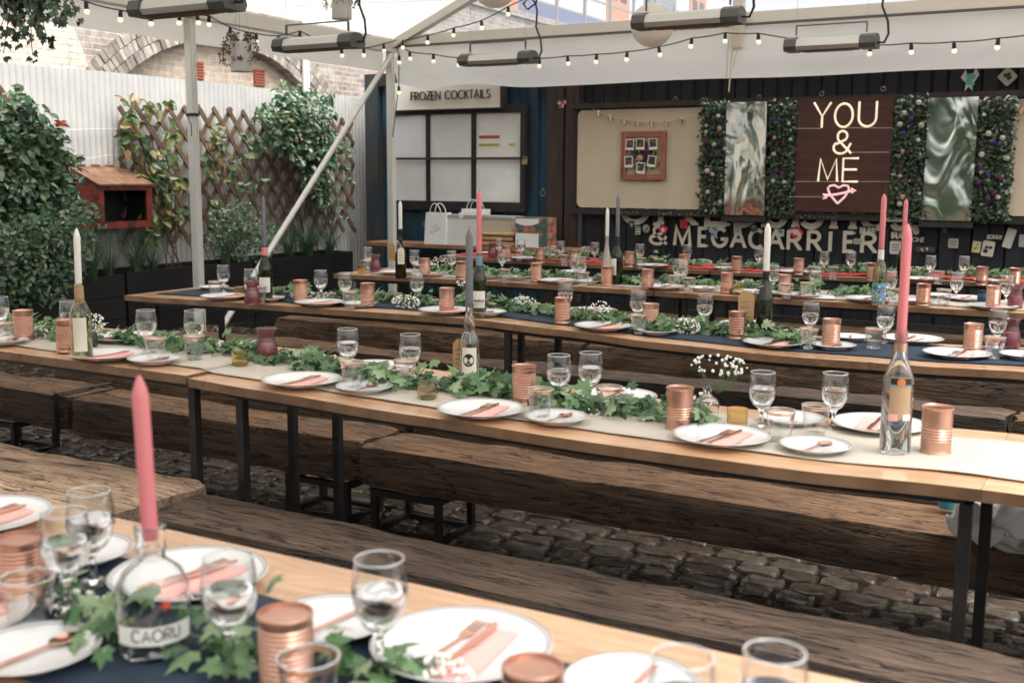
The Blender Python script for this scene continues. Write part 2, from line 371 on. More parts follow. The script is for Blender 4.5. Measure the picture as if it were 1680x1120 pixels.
def gv(u, v):
    x = MX+.1+(XE2-.1-MX)*u; k = (x-MX)
    zb = 2.33+.05*math.exp(-((x+6.0)/.5)**2)-.02*math.exp(-((x+5.5)/.4)**2)+(.09*math.exp(-((k)/.35)**2))+.006*sin(x*3)
    d = (1-v)
    fold = (.035*sin(x*9+3*v)+.03*sin(x*17+5*v))*math.exp(-k/1.1)*(1-abs(2*v-1)**2)
    return (x, YG-.06-.10*sin(pi*v)*d-.0+fold-.02*noise.noise(Vector((x*1.2, v*2, 3))), zb+(ZE-.05-zb)*v)
g.grid(gv, 220, 10); mpart(g, 'gable_drape', VAL, True)
g = MB(); g.box((MX+.2, YG-.073, 2.315), (MX+.201, YG-.07, 2.32))
g = MB()
pts = [(MX+.12, ZE+.085), (XE2-.12, ZE+.085), (XR, zr(XR)-.17)]
g.add([(x, YG+.01, z) for x, z in pts], [(0, 1, 2)]); mpart(g, 'clear_gable', PVC)
g = MB(); g.tube([(MX+.05, 9.80, ZE-.12), (MX+.03, 7.15, .06)], .028, 12); mpart(g, 'brace', WHITEAL, True)
g = MB()
for dx, z1 in ((-.05, 2.33), (-.02, 2.20), (.02, 2.42)): g.tube([(XR+dx, YG-.16, ZE-.02), (XR+dx*1.3, YG-.165, 2.6), (XR+dx*.8-.02, YG-.19, z1)], .006, 5)
mpart(g, 'tie_rope', M('rope', (.55, .48, .36), .8), True)
g = MB(); g.lathe([(.052, 0), (.054, .012), (.052, .024)], 12, (MX, 6.96, 1.93)); g.tube([(MX+.02, 6.88, 1.94), (MX+.07, 6.87, 1.85), (MX+.06, 6.88, 1.76)], .004, 5); mpart(g, 'cable_tie', INK, True)

# ---------------------------------------------------------------- corrugated fence, brick viaduct behind
GALV = M('galvanised_sheet', (.43, .43, .43), .6, .15, col2=(.52, .515, .49), scale=2.5, bmp=.08, rvar=.1)
XF = -8.1
g = MB()
N = 138*8
def ff(u, v):
    y = 2.0+u*8.9; z = v*(2.33+.006*(y-6)+.012*(int(y/2.2) % 2)); return (.007*sin(2*pi*y/.0645), y-6.5, z)
g.grid(ff, N, 1); o = g.build('corrugated_fence', GALV, ang=80); o.location = (XF, 6.5, 0); tag(o, 'tall pale grey corrugated steel fence along the left side', 'fence')
def bricks(name, cols, mortar, sc=1.0, mix=None):
    mt, t, p = base(name); tc = t.nodes.new('ShaderNodeTexCoord'); sx = t.nodes.new('ShaderNodeSeparateXYZ'); cb = t.nodes.new('ShaderNodeCombineXYZ')
    t.links.new(tc.outputs['Object'], sx.inputs[0]); t.links.new(sx.outputs[1], cb.inputs[0]); t.links.new(sx.outputs[2], cb.inputs[1])
    b = t.nodes.new('ShaderNodeTexBrick'); t.links.new(cb.outputs[0], b.inputs['Vector']); b.inputs['Scale'].default_value = 1
    b.inputs['Brick Width'].default_value = .225*sc; b.inputs['Row Height'].default_value = .075*sc; b.inputs['Mortar Size'].default_value = .008; b.inputs['Mortar Smooth'].default_value = .3
    b.inputs['Color1'].default_value = (*cols[0], 1); b.inputs['Color2'].default_value = (*cols[1], 1); b.inputs['Mortar'].default_value = (*mortar, 1)
    v = coords(t, rand=False); n1 = noise_n(t, v, 2.2, 6, .65); n2 = noise_n(t, v, 11, 5, .7)
    c = mixc(t, ramp(t, n1, [(.42, (0, 0, 0)), (.6, (.85, .85, .85))]), b.outputs[0], mixc(t, .6, b.outputs[0], mix or cols[0]))
    c = mixc(t, .75, c, ramp(t, n2, [(.3, (.55, .53, .52)), (.68, (1.25, 1.25, 1.25))]), 'MULTIPLY')
    t.links.new(c, p.inputs['Base Color']); p.inputs['Roughness'].default_value = .9
    iv = t.nodes.new('ShaderNodeMath'); iv.operation = 'SUBTRACT'; iv.inputs[0].default_value = 1; t.links.new(b.outputs['Fac'], iv.inputs[1]); bump(t, p, iv.outputs[0], .6, .012)
    return mt
BRK = bricks('weathered_brick', ((.20, .16, .145), (.38, .31, .26)), (.47, .44, .40), mix=(.46, .43, .39))
BRKC = bricks('cream_painted_brick', ((.52, .48, .40), (.60, .55, .47)), (.46, .42, .35), mix=(.60, .57, .51))
BRKI = bricks('peach_infill_brick', ((.42, .33, .26), (.52, .43, .34)), (.54, .50, .43), mix=(.48, .38, .30))
XW = -11.0; YA, ZA, RA = 11.6, .28, 2.97; RO = RA+.42
va = thing('viaduct_wall', 'old brick railway viaduct with arch behind the corrugated fence', 'wall', (XW, YA, 0))
def vp_(g, name, mat, sm=False):
    for i, v in enumerate(g.v): g.v[i] = (v[0]-XW, v[1]-YA, v[2])
    return g.build(name, mat, va, smooth=sm)
ZT = 4.62
g = MB()   # wall with arched opening, made of columns
ys = [-12, 0, 4, YA-RO-.02]+[YA-RO+2*RO*i/60 for i in range(61)]+[YA+RO+.02, 20, 30, 45, 70]
for a, b in zip(ys, ys[1:]):
    za = ZA+math.sqrt(max(0, RO**2-(a-YA)**2)) if abs(a-YA) <= RO else 0; zb = ZA+math.sqrt(max(0, RO**2-(b-YA)**2)) if abs(b-YA) <= RO else 0
    if za == 0 and zb > 0: za = 0
    pass
    g.add([(XW, a, za), (XW, b, zb), (XW, b, ZT), (XW, a, ZT)], [(0, 1, 2, 3)])
g.box((XW-.5, -12, ZT), (XW+.05, 70, ZT+.12)); vp_(g, 'spandrel', BRK)
g = MB()   # cream painted zone, a slightly proud skin on the left
g.add([(XW+.006, 0, 0), (XW+.006, 9.6, 0), (XW+.006, 9.45, 2.2), (XW+.006, 9.2, 2.9), (XW+.006, 9.0, 3.3), (XW+.006, 8.55, 4.2), (XW+.006, 8.3, 4.6), (XW+.006, 0, 4.6)], [tuple(range(8))]); vp_(g, 'painted_brick_area', BRKC)
g = MB()   # voussoir rings, real bricks
for ring in range(3):
    r0 = RA+ring*.14; nb = int(r0*pi/.079)
    for i in range(nb):
        a0 = pi*i/nb+.006/r0+ring*.01; a1 = pi*(i+1)/nb-.004/r0+ring*.01; x = XW+.004+rnd.random()*.02; vs = []
        for xx in (XW-.15, x):
            for r, a in ((r0+.005, a0), (r0+.133, a0), (r0+.133, a1), (r0+.005, a1)): vs.append((xx, YA-r*cos(a), ZA+r*sin(a)))
        g.add(vs, [(4, 5, 6, 7), (0, 4, 7, 3), (1, 2, 6, 5), (0, 1, 5, 4), (3, 7, 6, 2)])
mt, t, p = base('voussoir_brick'); gg = t.nodes.new('ShaderNodeNewGeometry'); v = coords(t, rand=False)
c = ramp(t, gg.outputs['Random Per Island'], [(0, (.17, .145, .13)), (.5, (.27, .235, .21)), (1, (.42, .37, .32))]); c = mixc(t, .6, c, ramp(t, noise_n(t, v, 9, 5), [(.35, (.7, .7, .7)), (.65, (1.5, 1.5, 1.45))]), 'MULTIPLY'); t.links.new(c, p.inputs['Base Color']); p.inputs['Roughness'].default_value = .9
vp_(g, 'arch_ring', mt)
g = MB(); vs = [(XW-.16, YA-RO, 0), (XW-.16, YA+RO, 0), (XW-.16, YA+RO, 4), (XW-.16, YA-RO, 4)]; g.add(vs, [(0, 1, 2, 3)]); vp_(g, 'arch_infill', BRKI)
g = MB()
for r in (RA,):
    for i in range(40):
        a0 = pi*i/40; a1 = pi*(i+1)/40
        g.add([(XW-.16, YA-r*cos(a0), ZA+r*sin(a0)), (XW, YA-r*cos(a0), ZA+r*sin(a0)), (XW, YA-r*cos(a1), ZA+r*sin(a1)), (XW-.16, YA-r*cos(a1), ZA+r*sin(a1))], [(0, 1, 2, 3)])
vp_(g, 'arch_soffit', BRK)
TERR = M('terracotta_vent', (.33, .10, .06), .8)
for y, z in ((11.2, 2.84), (12.42, 2.84)):
    g = MB()
    for k in range(6): g.box((XW-.155, y-.11, z-.11+k*.04), (XW-.13, y+.11, z-.086+k*.04))
    g.box((XW-.158, y-.115, z-.115), (XW-.15, y+.115, z+.12)); vp_(g, 'air_vent', TERR)
g = MB(); g.tube([(XW+.07, 13.2, 0), (XW+.07, 13.2, 4.4)], .055, 12)
for z in (1.2, 2.6, 4.0): g.lathe([(.07, 0), (.07, .05)], 12, (XW+.07, 13.2, z))
vp_(g, 'downpipe', M('white_pipe', (.72, .74, .76), .4), True)
# railway on top: parked carriage and lineside railing
tr_ = thing('train_carriage', 'white, blue and orange railway carriage parked on top of the viaduct', 'train', (-13.2, 24, 4.74))
TB = M('train_blue', (.15, .18, .30), .4); TO = M('train_orange', (.55, .26, .15), .4); TW = M('train_white', (.55, .57, .60), .4)
g = MB(); g.box((-1.4, -12, .0), (1.4, 13, .55)); g.build('lower_panel', TB, tr_, smooth=False)
g = MB(); g.box((-1.4, -12, .551), (1.4, 13, 2.3)); g.grid(lambda u, v: (-1.4+2.8*u, -12+25*v, 2.301+.35*sin(pi*u)), 10, 1); g.build('side_panel', TW, tr_, smooth=False)
for y in (-8.5, -3.4, 2.6, 8.5):
    g = MB(); g.box((1.404, y-.7, .1), (1.43, y+.7, 2.15)); d = g.build('door', TO, tr_, smooth=False)
    g = MB(); g.box((1.432, y-.5, 1.15), (1.436, y-.1, 1.95)); g.box((1.432, y+.1, 1.15), (1.436, y+.5, 1.95)); g.build('door_window', M('dark_glazing', (.05, .06, .07), .1), d, smooth=False)
for y in (-11, -6, -.4, 5.5, 11):
    g = MB(); g.box((1.404, y-1.2, 1.1), (1.412, y+1.2, 1.9)); g.build('window', M('train_glass', (.2, .23, .27), .1), tr_, smooth=False)
rl = thing('railing', 'grey metal post and rail fence along the viaduct parapet', 'railing', (-11.1, 24, 4.74)); RG = M('grey_rail', (.28, .28, .29), .5)
for k in range(22):
    g = MB(); g.box((-.03, -12+k*1.4-.03, 0), (.03, -12+k*1.4+.03, 1.3)); g.build('post', RG, rl, smooth=False)
for z in (.35, .75, 1.2):
    g = MB(); g.box((-.055, -12.2, z-.02), (-.032, 18, z+.02)); g.build('rail', RG, rl, smooth=False)

# ---------------------------------------------------------------- shipping containers at the back
def corr(x0, x1, z0, z1, dep=.036, per=.278, y=0, holes=None):
    """trapezoid-ribbed sheet in the plane y, facing -Y"""
    g = MB(); xs = []; x = x0; f = [(0, 0), (.26, 0), (.36, 1), (.76, 1), (.86, 0)]
    k = 0
    while x < x1:
        for a, d in f:
            xx = x+a*per
            if xx <= x1: xs.append((xx, d*dep))
        x += per
    xs.append((x1, 0))
    vs = []
    for xx, d in xs: vs += [(xx, y+d, z0), (xx, y+d, z1)]
    g.add(vs, [(2*i, 2*i+2, 2*i+3, 2*i+1) for i in range(len(xs)-1)]); return g
DKNAVY = M('dark_navy_container_paint', (.007, .009, .014), .5, col2=(.013, .015, .02), scale=3, bmp=.1, rvar=.1)
BLUEC = M('worn_blue_container_paint', (.015, .06, .11), .5, col2=(.02, .032, .04), scale=2.2, stretch=(2.2, 1, .6), lo=.45, hi=.62, bmp=.15, bscale=20)
TEALC = M('weathered_teal_steel', (.018, .04, .052), .6, col2=(.05, .04, .032), scale=5, stretch=(3, 3, .6), lo=.42, hi=.6, bmp=.3)
BROWNST = M('rusty_brown_post', (.024, .019, .017), .6, col2=(.055, .030, .022), scale=6, stretch=(3, 3, .5), bmp=.3)
BLKW = M('black_painted_timber', (.012, .011, .011), .55, col2=(.022, .018, .016), scale=6, bmp=.15)
YC = 10.5
kc = thing('blue_shipping_container', 'worn blue shipping container kiosk at far left of the back wall', 'container', (-6.6, YC, 0))
def kpart(g, name, mat, par=kc, o0=(-6.6, YC, 0), sm=False, off=(0, 0, 0)):
    for i, v in enumerate(g.v): g.v[i] = (v[0]-o0[0], v[1]-o0[1], v[2]-o0[2])
    return g.build(name, mat, par, smooth=sm)
kpart(corr(-7.58, -5.42, .12, 2.45, y=YC), 'side_panel', BLUEC)
g = MB(); g.box((-7.78, YC-.07, 0), (-7.6, YC+2.4, 2.59)); kpart(g, 'corner_post', TEALC)
g = MB(); g.box((-5.41, YC-.07, 0), (-5.22, YC+2.4, 2.59)); kpart(g, 'corner_post', BROWNST)
g = MB(); g.box((-7.59, YC-.06, 2.451), (-5.42, YC+2.4, 2.59)); kpart(g, 'top_rail', BLKW); g = MB(); g.box((-7.59, YC-.05, 0), (-5.42, YC+2.4, .119)); kpart(g, 'bottom_rail', BLKW)
cb = thing('navy_shipping_container', 'long dark navy shipping container with painted lettering across the back', 'container', (-1.5, YC, 0))
cpart = lambda g, n, mt, sm=False: kpart(g, n, mt, cb, (-1.5, YC, 0), sm)
cpart(corr(-5.04, 3.0, .12, 2.45, y=YC+.04), 'side_panel', DKNAVY)
g = MB(); g.box((-5.20, YC-.06, 0), (-5.06, YC+2.4, 2.6)); cpart(g, 'corner_post', BROWNST)
g = MB(); g.box((-5.055, YC-.05, 2.451), (3, YC+2.4, 2.6)); cpart(g, 'top_rail', BLKW); g = MB(); g.box((-5.055, YC-.05, 0), (3, YC+2.4, .119)); cpart(g, 'bottom_rail', BLKW)

# ---------------------------------------------------------------- planters and the trellis
PLB = M('black_planter_paint', (.008, .008, .009), .5, col2=(.014, .013, .013), scale=5)
SOIL = M('potting_soil', (.02, .014, .01), .95)
PY_ = [(3.6, 4.9, .575, 'leftmost one, partly outside the frame'), (4.93, 5.66, .57, 'under the big left climber'), (5.69, 6.68, .578, 'under the rusty red box'), (6.71, 8.30, .595, 'behind the near marquee post'), (8.33, 9.93, .60, 'ending near the far marquee post')]
for a, b, z, lb in PY_:
    T = thing('planter_box', 'long black wooden planter against the corrugated fence, '+lb, 'planter', (-7.83, (a+b)/2, 0), 0, 'black planters along the fence'); h = (b-a)/2
    g = MB()
    for k in range(3): g.box((.205, -h, k*z/3+.003), (.23, h, (k+1)*z/3-.002))
    g.box((-.23, -h, 0), (-.205, h, z)); g.box((-.204, -h, 0), (.204, -h+.025, z)); g.box((-.204, h-.025, 0), (.204, h, z)); g.build('box_side', PLB, T, smooth=False)
    g = MB(); g.box((-.203, -h+.026, .0), (.203, h-.026, z-.05)); g.build('soil', SOIL, T, smooth=False)
def trellis(y0, y1, z0, z1, label):
    T = thing('trellis', label, 'trellis', (XF+.06, (y0+y1)/2, (z0+z1)/2), 0, 'expanding wooden trellises on the fence'); yc, zc = (y0+y1)/2, (z0+z1)/2; sp = .255; sl = 1.25
    for lay, sgn in ((0, 1), (1, -1)):
        g = MB(); c = -12
        while c < 12:
            c += sp; pts = []
            # z = zc + sgn*sl*(y-yc) + c
            for y in (y0, y1):
                z = zc+sgn*sl*(y-yc)+c
                if z0 <= z <= z1: pts.append((y, z))
            for z in (z0, z1):
                y = yc+(z-zc-c)/(sgn*sl)
                if y0 < y < y1: pts.append((y, z))
            if len(pts) >= 2:
                a, b = pts[0], pts[-1]; d = Vector((b[0]-a[0], b[1]-a[1]))
                if d.length < .25: continue
                d.normalize(); e = .03+rnd.random()*.04; x = .0 if lay == 0 else .014
                g.bar((x, a[0]-yc-d.x*e, a[1]-zc-d.y*e), (x, b[0]-yc+d.x*e, b[1]-zc+d.y*e), .014, .046, (0, -d.y, d.x))
        g.build('slat_layer', TRELW, T, smooth=False)
    return T
trellis(7.10, 10.50, .82, 2.06, 'brown diamond trellis behind the marquee posts')
trellis(4.2, 6.12, .9, 2.10, 'brown trellis end sticking out of the left climber')
# ---------------------------------------------------------------- tables
ROWS = {
 'A': dict(yf=.79, yb=1.47, z=[(-3, .75), (1, .75)], t=[(-4.9, -2.47), (-2.45, -.01), (.0, 2.44)]),
 'B': dict(yf=2.60, yb=3.24, z=[(-5.1, .775), (-3.8, .778), (-2.69, .774), (-2.68, .766), (-2.4, .756), (-1.8, .742), (-1.157, .732), (-.7, .731), (-.24, .744), (2, .75)], t=[(-5.13, -2.69), (-2.68, -.2405), (-.2395, 2.21)]),
 'C': dict(yf=4.36, yb=5.02, z=[(-4.97, .753), (-3.8, .765), (-2.67, .773), (-2.2, .757), (-1.7, .735), (-1.19, .7225), (-.7, .728), (-.26, .74), (2, .745)], t=[(-4.97, -2.67), (-2.66, -.22), (-.219, 2.23)]),
 'D': dict(yf=6.20, yb=6.86, z=[(-4.92, .744), (-3.5, .757), (-1.86, .753), (-.4, .753), (2, .75)], t=[(-4.92, -2.48), (-2.47, -.03), (-.02, 2.42)]),
 'E': dict(yf=8.0, yb=8.66, z=[(-5.19, .757), (-4.45, .748), (-2.17, .739), (-.57, .752), (2, .75)], t=[(-5.19, -2.75), (-2.74, -.30), (-.29, 2.15)]),
}
RN = {'A': 'the blurred foreground table', 'B': 'the cream runner table', 'C': 'the middle table with navy runner', 'D': 'the table in front of the red runner one', 'E': 'the rearmost table with red runner'}
def zt(row, x):
    L = ROWS[row]['z']
    if x <= L[0][0]: return L[0][1]
    for (a, za), (b, zb) in zip(L, L[1:]):
        if x <= b:
            k = (x-a)/(b-a); k = k*k*(3-2*k) if b-a > .3 else k; return za+(zb-za)*k
    return L[-1][1]
def onrow(row, px, py, h=0.0):
    z = .75+h
    for _ in range(6):
        P = PZ(px, py, z); z = zt(row, P.x)+h
    P.z = zt(row, P.x); return P
def ply():
    mt, t, p = base('varnished_plywood')
    v = coords(t, (1.2, 9, 1)); n = noise_n(t, v, 2.2, 5, .6, 2.2); v2 = coords(t, (1.5, 2, 1)); n2 = noise_n(t, v2, 1.7, 3)
    top = ramp(t, n, [(.3, (.42, .235, .125)), (.55, (.58, .35, .20)), (.75, (.68, .45, .28))])
    top = mixc(t, .45, top, ramp(t, n2, [(.35, (.6, .55, .5)), (.65, (1.1, 1.1, 1.1))]), 'MULTIPLY')
    tc = t.nodes.new('ShaderNodeUVMap'); sx = t.nodes.new('ShaderNodeSeparateXYZ'); t.links.new(tc.outputs[0], sx.inputs[0])
    s1 = t.nodes.new('ShaderNodeMath'); s1.operation = 'MULTIPLY'; s1.inputs[1].default_value = 6.0; t.links.new(sx.outputs[1], s1.inputs[0])
    s2 = t.nodes.new('ShaderNodeMath'); s2.operation = 'FRACT'; t.links.new(s1.outputs[0], s2.inputs[0])
    edge = ramp(t, s2.outputs[0], [(.42, (.28, .17, .095)), (.5, (.10, .05, .028)), (.9, (.12, .06, .03)), (1.0, (.34, .21, .12))])
    edge = mixc(t, .6, edge, ramp(t, noise_n(t, coords(t, (3, 3, 3)), 3, 5), [(.35, (.35, .3, .28)), (.65, (1.1, 1.1, 1.1))]), 'MULTIPLY')
    g = t.nodes.new('ShaderNodeNewGeometry'); sz = t.nodes.new('ShaderNodeSeparateXYZ'); t.links.new(g.outputs['Normal'], sz.inputs[0])
    k = ramp(t, sz.outputs[2], [(.5, (0, 0, 0)), (.7, (1, 1, 1))])
    t.links.new(mixc(t, k, edge, top), p.inputs['Base Color'])
    rr = ramp(t, n2, [(.3, (.22, .22, .22)), (.7, (.42, .42, .42))]); t.links.new(rr, p.inputs['Roughness']); p.inputs['Coat Weight'].default_value = .3; p.inputs['Coat Roughness'].default_value = .15
    bump(t, p, n, .12, .004)
    return mt
PLY = ply()
TH = .029
TL = {'A': 'plywood trestle table closest to the camera', 'B': 'sagging plywood table under the cream paper runner', 'C': 'plywood table with navy runner and kraft tagged bottle', 'D': 'plywood table with colourful label bottle', 'E': 'plywood table with red tissue runner'}
TP = [', left section', ', section across the middle of the photo', ', section running out of frame at right']
for rk, R in ROWS.items():
    for ti, (x0, x1) in enumerate(R['t']):
        T = thing('trestle_table', TL[rk]+TP[ti], 'table', ((x0+x1)/2, (R['yf']+R['yb'])/2, 0), 0, 'long plywood tables in rows')
        cx, cy = (x0+x1)/2, (R['yf']+R['yb'])/2; w2 = (R['yb']-R['yf'])/2
        g = MB(); N = 20; vs = []
        for i in range(N+1):
            x = x0+(x1-x0)*i/N; z = zt(rk, min(max(x, x0+.006), x1-.006))
            vs += [(x-cx, -w2, z-TH), (x-cx, w2, z-TH), (x-cx, w2, z), (x-cx, -w2, z)]
        fs = []
        for i in range(N):
            a = i*4; b = a+4
            for k in range(4): fs.append((a+k, b+k, b+(k+1) % 4, a+(k+1) % 4))
        fs += [(0, 1, 2, 3), (N*4+3, N*4+2, N*4+1, N*4)]
        g.add(vs, fs); o = g.build('tabletop', PLY, T, smooth=False)
        uv = o.data.uv_layers.new(name='UVMap')
        for lp in o.data.loops:
            uv.data[lp.index].uv = (0, 0.0 if lp.vertex_index % 4 < 2 else 1.0)
        lx0, lx1 = x0+.17, x1-.035
        g = MB()
        zz = lambda x: zt(rk, x)-TH-.001
        for yy in (-w2+.07, w2-.07):
            P = [(x0-cx+.1+(x1-x0-.14)*i/10, yy) for i in range(11)]
            for (a, _), (b, _) in zip(P, P[1:]):
                g.bar((a, yy, zz(a+cx)-.012), (b, yy, zz(b+cx)-.012), .030, .024)
        for lx in (lx0, lx1): g.bar((lx-cx, -w2+.086, zz(lx)-.014), (lx-cx, w2-.086, zz(lx)-.014), .028, .026)
        g.build('frame', STEEL, T, smooth=False)
        for lx in (lx0, lx1):
            for yy in (-w2+.07, w2-.07):
                g = MB(); g.box((lx-cx-.0145, yy-.0145, .0), (lx-cx+.0145, yy+.0145, zz(lx)-.0245)); g.build('leg', STEEL, T, smooth=False)

# ---------------------------------------------------------------- benches (sleepers on steel frames)
def beam_mesh(L, W, H, z0, seed, rough=.010):
    g = MB(); nx = max(8, int(L/.05)); prof = []
    for k in range(6): prof.append((-W/2+W*k/6, H))
    for k in range(4): prof.append((W/2, H-H*k/4))
    for k in range(6): prof.append((W/2-W*k/6, 0))
    for k in range(4): prof.append((-W/2, H*k/4))
    n = len(prof); vs = []
    for i in range(nx+1):
        u = i/nx; x = -L/2+L*u; sh = 1.0
        if i in (0, nx): sh = .93
        for (y, z) in prof:
            q = Vector((x*1.6+seed*9, y*5, z*5+seed))
            d1 = noise.noise(q)*rough*.9; d2 = noise.noise(q*4)*rough*.7
            cyn, czn = y/(W/2), (z-H/2)/(H/2); rd = 1-(.03+.10*max(0, noise.noise(Vector((x*3, seed, cyn*2+czn)))+.1))*max(0, (abs(cyn)+abs(czn)-1.5)*2)
            xx = x+(noise.noise(Vector((seed, y*9, z*9)))*.03 if i in (0, nx) else 0)
            vs.append((xx, y*sh*rd+(d1+d2)*cyn, z0+H/2+(z-H/2)*sh*rd+(d1+d2)*czn))
    fs = [(i*n+k, (i+1)*n+k, (i+1)*n+(k+1) % n, i*n+(k+1) % n) for i in range(nx) for k in range(n)]
    fs += [tuple(range(n)), tuple(nx*n+k for k in range(n-1, -1, -1))]
    return g.add(vs, fs)
def bench(x0, x1, y0, y1, zt_, H, mat, label, frames, seed, strap=False):
    cx, cy = (x0+x1)/2, (y0+y1)/2
    T = thing('bench', label, 'bench', (cx, cy, 0), 0, 'sleeper benches on black steel frames')
    beam_mesh(x1-x0, y1-y0, H, zt_-H, seed).build('seat_beam', mat, T, ang=50)
    for fx in frames:
        g = MB(); a, b = fx-cx-.15, fx-cx+.15; c, d = -(y1-y0)/2+.03, (y1-y0)/2-.03; t = .026; zz = zt_-H-.012
        for X in (a, b):
            for Y in (c, d): g.box((X-t/2, Y-t/2, .0), (X+t/2, Y+t/2, zz))
        for z in (.016+.02, zz-.014):
            for Y in (c, d): g.bar((a+t/2, Y, z), (b-t/2, Y, z), t*.92, t*.92)
            for X in (a, b): g.bar((X, c+t/2, z), (X, d-t/2, z), t*.92, t*.92)
        g.build('leg_frame', STEEL, T, smooth=False)
    if strap:
        g = MB(); X = x1-cx-.05; a, b = -(y1-y0)/2-.012, (y1-y0)/2+.012
        g.bar((X, a, zt_+.014), (X, b, zt_+.014), .03, .004); g.bar((X, a, zt_+.014), (X, a, zt_-H-.012), .03, .004, (1, 0, 0))
        g.build('strap', STEEL, T, smooth=False)
BT = .39
bench(-5.4, -2.63, 2.14, 2.64, .415, .17, BENCHL, 'pale weathered sleeper bench at lower left behind the foreground plates', [-4.9, -3.1], 1)
bench(-2.6, .9, 2.30, 2.575, BT, .16, BENCHG, 'long grey-brown sleeper bench crossing the foreground behind the nearest table', [-2.2, .4], 2)
bench(-6.7, -4.33, 3.42, 3.72, BT, .17, BENCH, 'dark sleeper bench with black strap at left edge behind the cream runner table', [-6.2, -4.91], 3, True)
bench(-4.30, -2.60, 3.42, 3.70, BT, .18, BENCH, 'brown sleeper bench seen behind the paired table legs', [-2.84], 4)
bench(-2.57, .9, 3.38, 3.68, BT-.005, .16, BENCHL if 0 else BENCH, 'knotted sleeper bench with white cloth on its right end', [-2.37, .3], 5)
for i, (nm, y0) in enumerate((('navy', 4.08), ('second', 5.93), ('red', 7.74))):
    for j, (a, b) in enumerate(((-5.25, -2.84), (-2.81, -.1), (-.07, 2.3))):
        pos = ['left', 'middle', 'right'][j]
        lb = {0: f'sleeper bench hidden in front of the navy runner table, {pos} one', 1: f'stout brown sleeper bench just beyond the navy runner table, {pos} one', 2: f'sleeper bench before the red runner table, {pos} one'}[i]
        if i == 1 and j == 0: lb = 'stout brown sleeper bench whose squared left end shows behind the purple jug'
        bench(a, b, y0, y0+.27, BT+(.05 if i == 1 else 0), .17, BENCH, lb, [a+.3, b-.4], 10+i*3+j)
for i, (y0) in enumerate((5.20, 7.04)):
    for j, (a, b) in enumerate(((-5.6, -3.3), (-3.27, -.4), (-.37, 2.3))):
        pos = ['left', 'middle', 'right'][j]
        lb = [f'low sleeper bench behind the navy runner table, {pos} one', f'sleeper bench behind the bottle with colourful label, {pos} one'][i]
        bench(a, b, y0, y0+.27, BT, .17, BENCHG if (i+j) % 2 else BENCH, lb, [a+.3, b-.4], 30+i*3+j)

# ---------------------------------------------------------------- runners
def runner(rk, x0, x1, y0, y1, mat, label, amp=.012, lift=.003, crumple=.002):
    g = MB(); n = max(10, int((x1-x0)/.05)); cx, cy = (x0+x1)/2, (y0+y1)/2
    def f(u, v):
        x = x0+(x1-x0)*u; e = noise.noise(Vector((x*2.3, v*3, y0)))*amp*2
        y = y0+(y1-y0)*v+e; z = zt(rk, x)+lift+abs(noise.noise(Vector((x*6, y*9, 1))))*crumple
        return (x-cx, y-cy, z)
    g.grid(f, n, 8); 
    b = len(g.v)//1
    o = g.build('table_runner', mat, ang=80)
    o.location = (cx, cy, 0); sm = o.modifiers.new('thick', 'SOLIDIFY'); sm.thickness = .0012; sm.offset = 1
    tag(o, label, 'table runner'); return o
runner('A', -3.6, 2.0, .9, 1.30, NAVY, 'navy cloth runner on the blurred foreground table')
runner('B', -5.0, -2.70, 2.71, 3.10, KRAFT, 'cream paper runner on the left part of the second table', .016, .003, .004)
runner('B', -2.72, 2.0, 2.70, 3.11, KRAFT, 'long cream paper runner reaching the right edge of the photo', .014, .004, .004)
runner('C', -4.86, 2.0, 4.49, 4.93, NAVY, 'navy cloth runner reaching the bare left table corner')
runner('D', -4.7, 2.0, 6.33, 6.76, KRAFT, 'cream runner under the leaves on the table before the red one')
runner('E', -5.1, 2.0, 8.07, 8.52, REDP, 'crumpled red tissue paper runner on the rearmost table', .03, .004, .018)

# ---------------------------------------------------------------- tableware prototypes
RL = {'A': 'the foreground table', 'B': 'the cream runner table', 'C': 'the middle navy runner table', 'D': 'the second rearmost table', 'E': 'the red runner table'}
ORD = 'first second third fourth fifth sixth seventh eighth ninth tenth eleventh twelfth thirteenth fourteenth fifteenth sixteenth seventeenth eighteenth nineteenth twentieth'.split()
def single(mb, name, mats, label, cat, group=None, ang=38): return tag(mb.build(name, mats, ang=ang), label, cat, group)
SEG = 28
GOB = [(.0001, 0), (.033, 0), (.0335, .0015), (.022, .0045), (.010, .008), (.0058, .016), (.0052, .036), (.007, .048), (.013, .055), (.024, .064), (.0335, .080), (.0388, .100), (.0392, .115), (.0365, .140), (.0338, .157), (.0342, .158), (.0336, .157), (.0348, .142), (.0368, .118), (.0364, .101), (.0315, .082), (.021, .067), (.0001, .061)]
GOBB = GOB[9:21]   # bowl shell, stem and foot are solid glass
def goblet():
    T = thing('wine_goblet', 'x', 'goblet', group='stemmed glass goblets on the tables')
    MB().lathe(GOB[8:15], SEG).build('bowl', THINGL, T)
    MB().tube([(.0338*cos(2*pi*i/36), .0338*sin(2*pi*i/36), .1575) for i in range(36)], .0011, 6, True).build('rim', RIMGL, T)
    MB().lathe(GOB[:9]+[(.0125, .0551), (.0001, .056)], SEG).build('stem', GLASS, T)
    MB().lathe([(.0001, .0616), (.0200, .0673), (.0308, .0822), (.0357, .1011), (.0360, .112), (.0352, .1128), (.0001, .1122)], SEG).build('water', WATER, T)
    return T
K_gob = Kind(goblet())
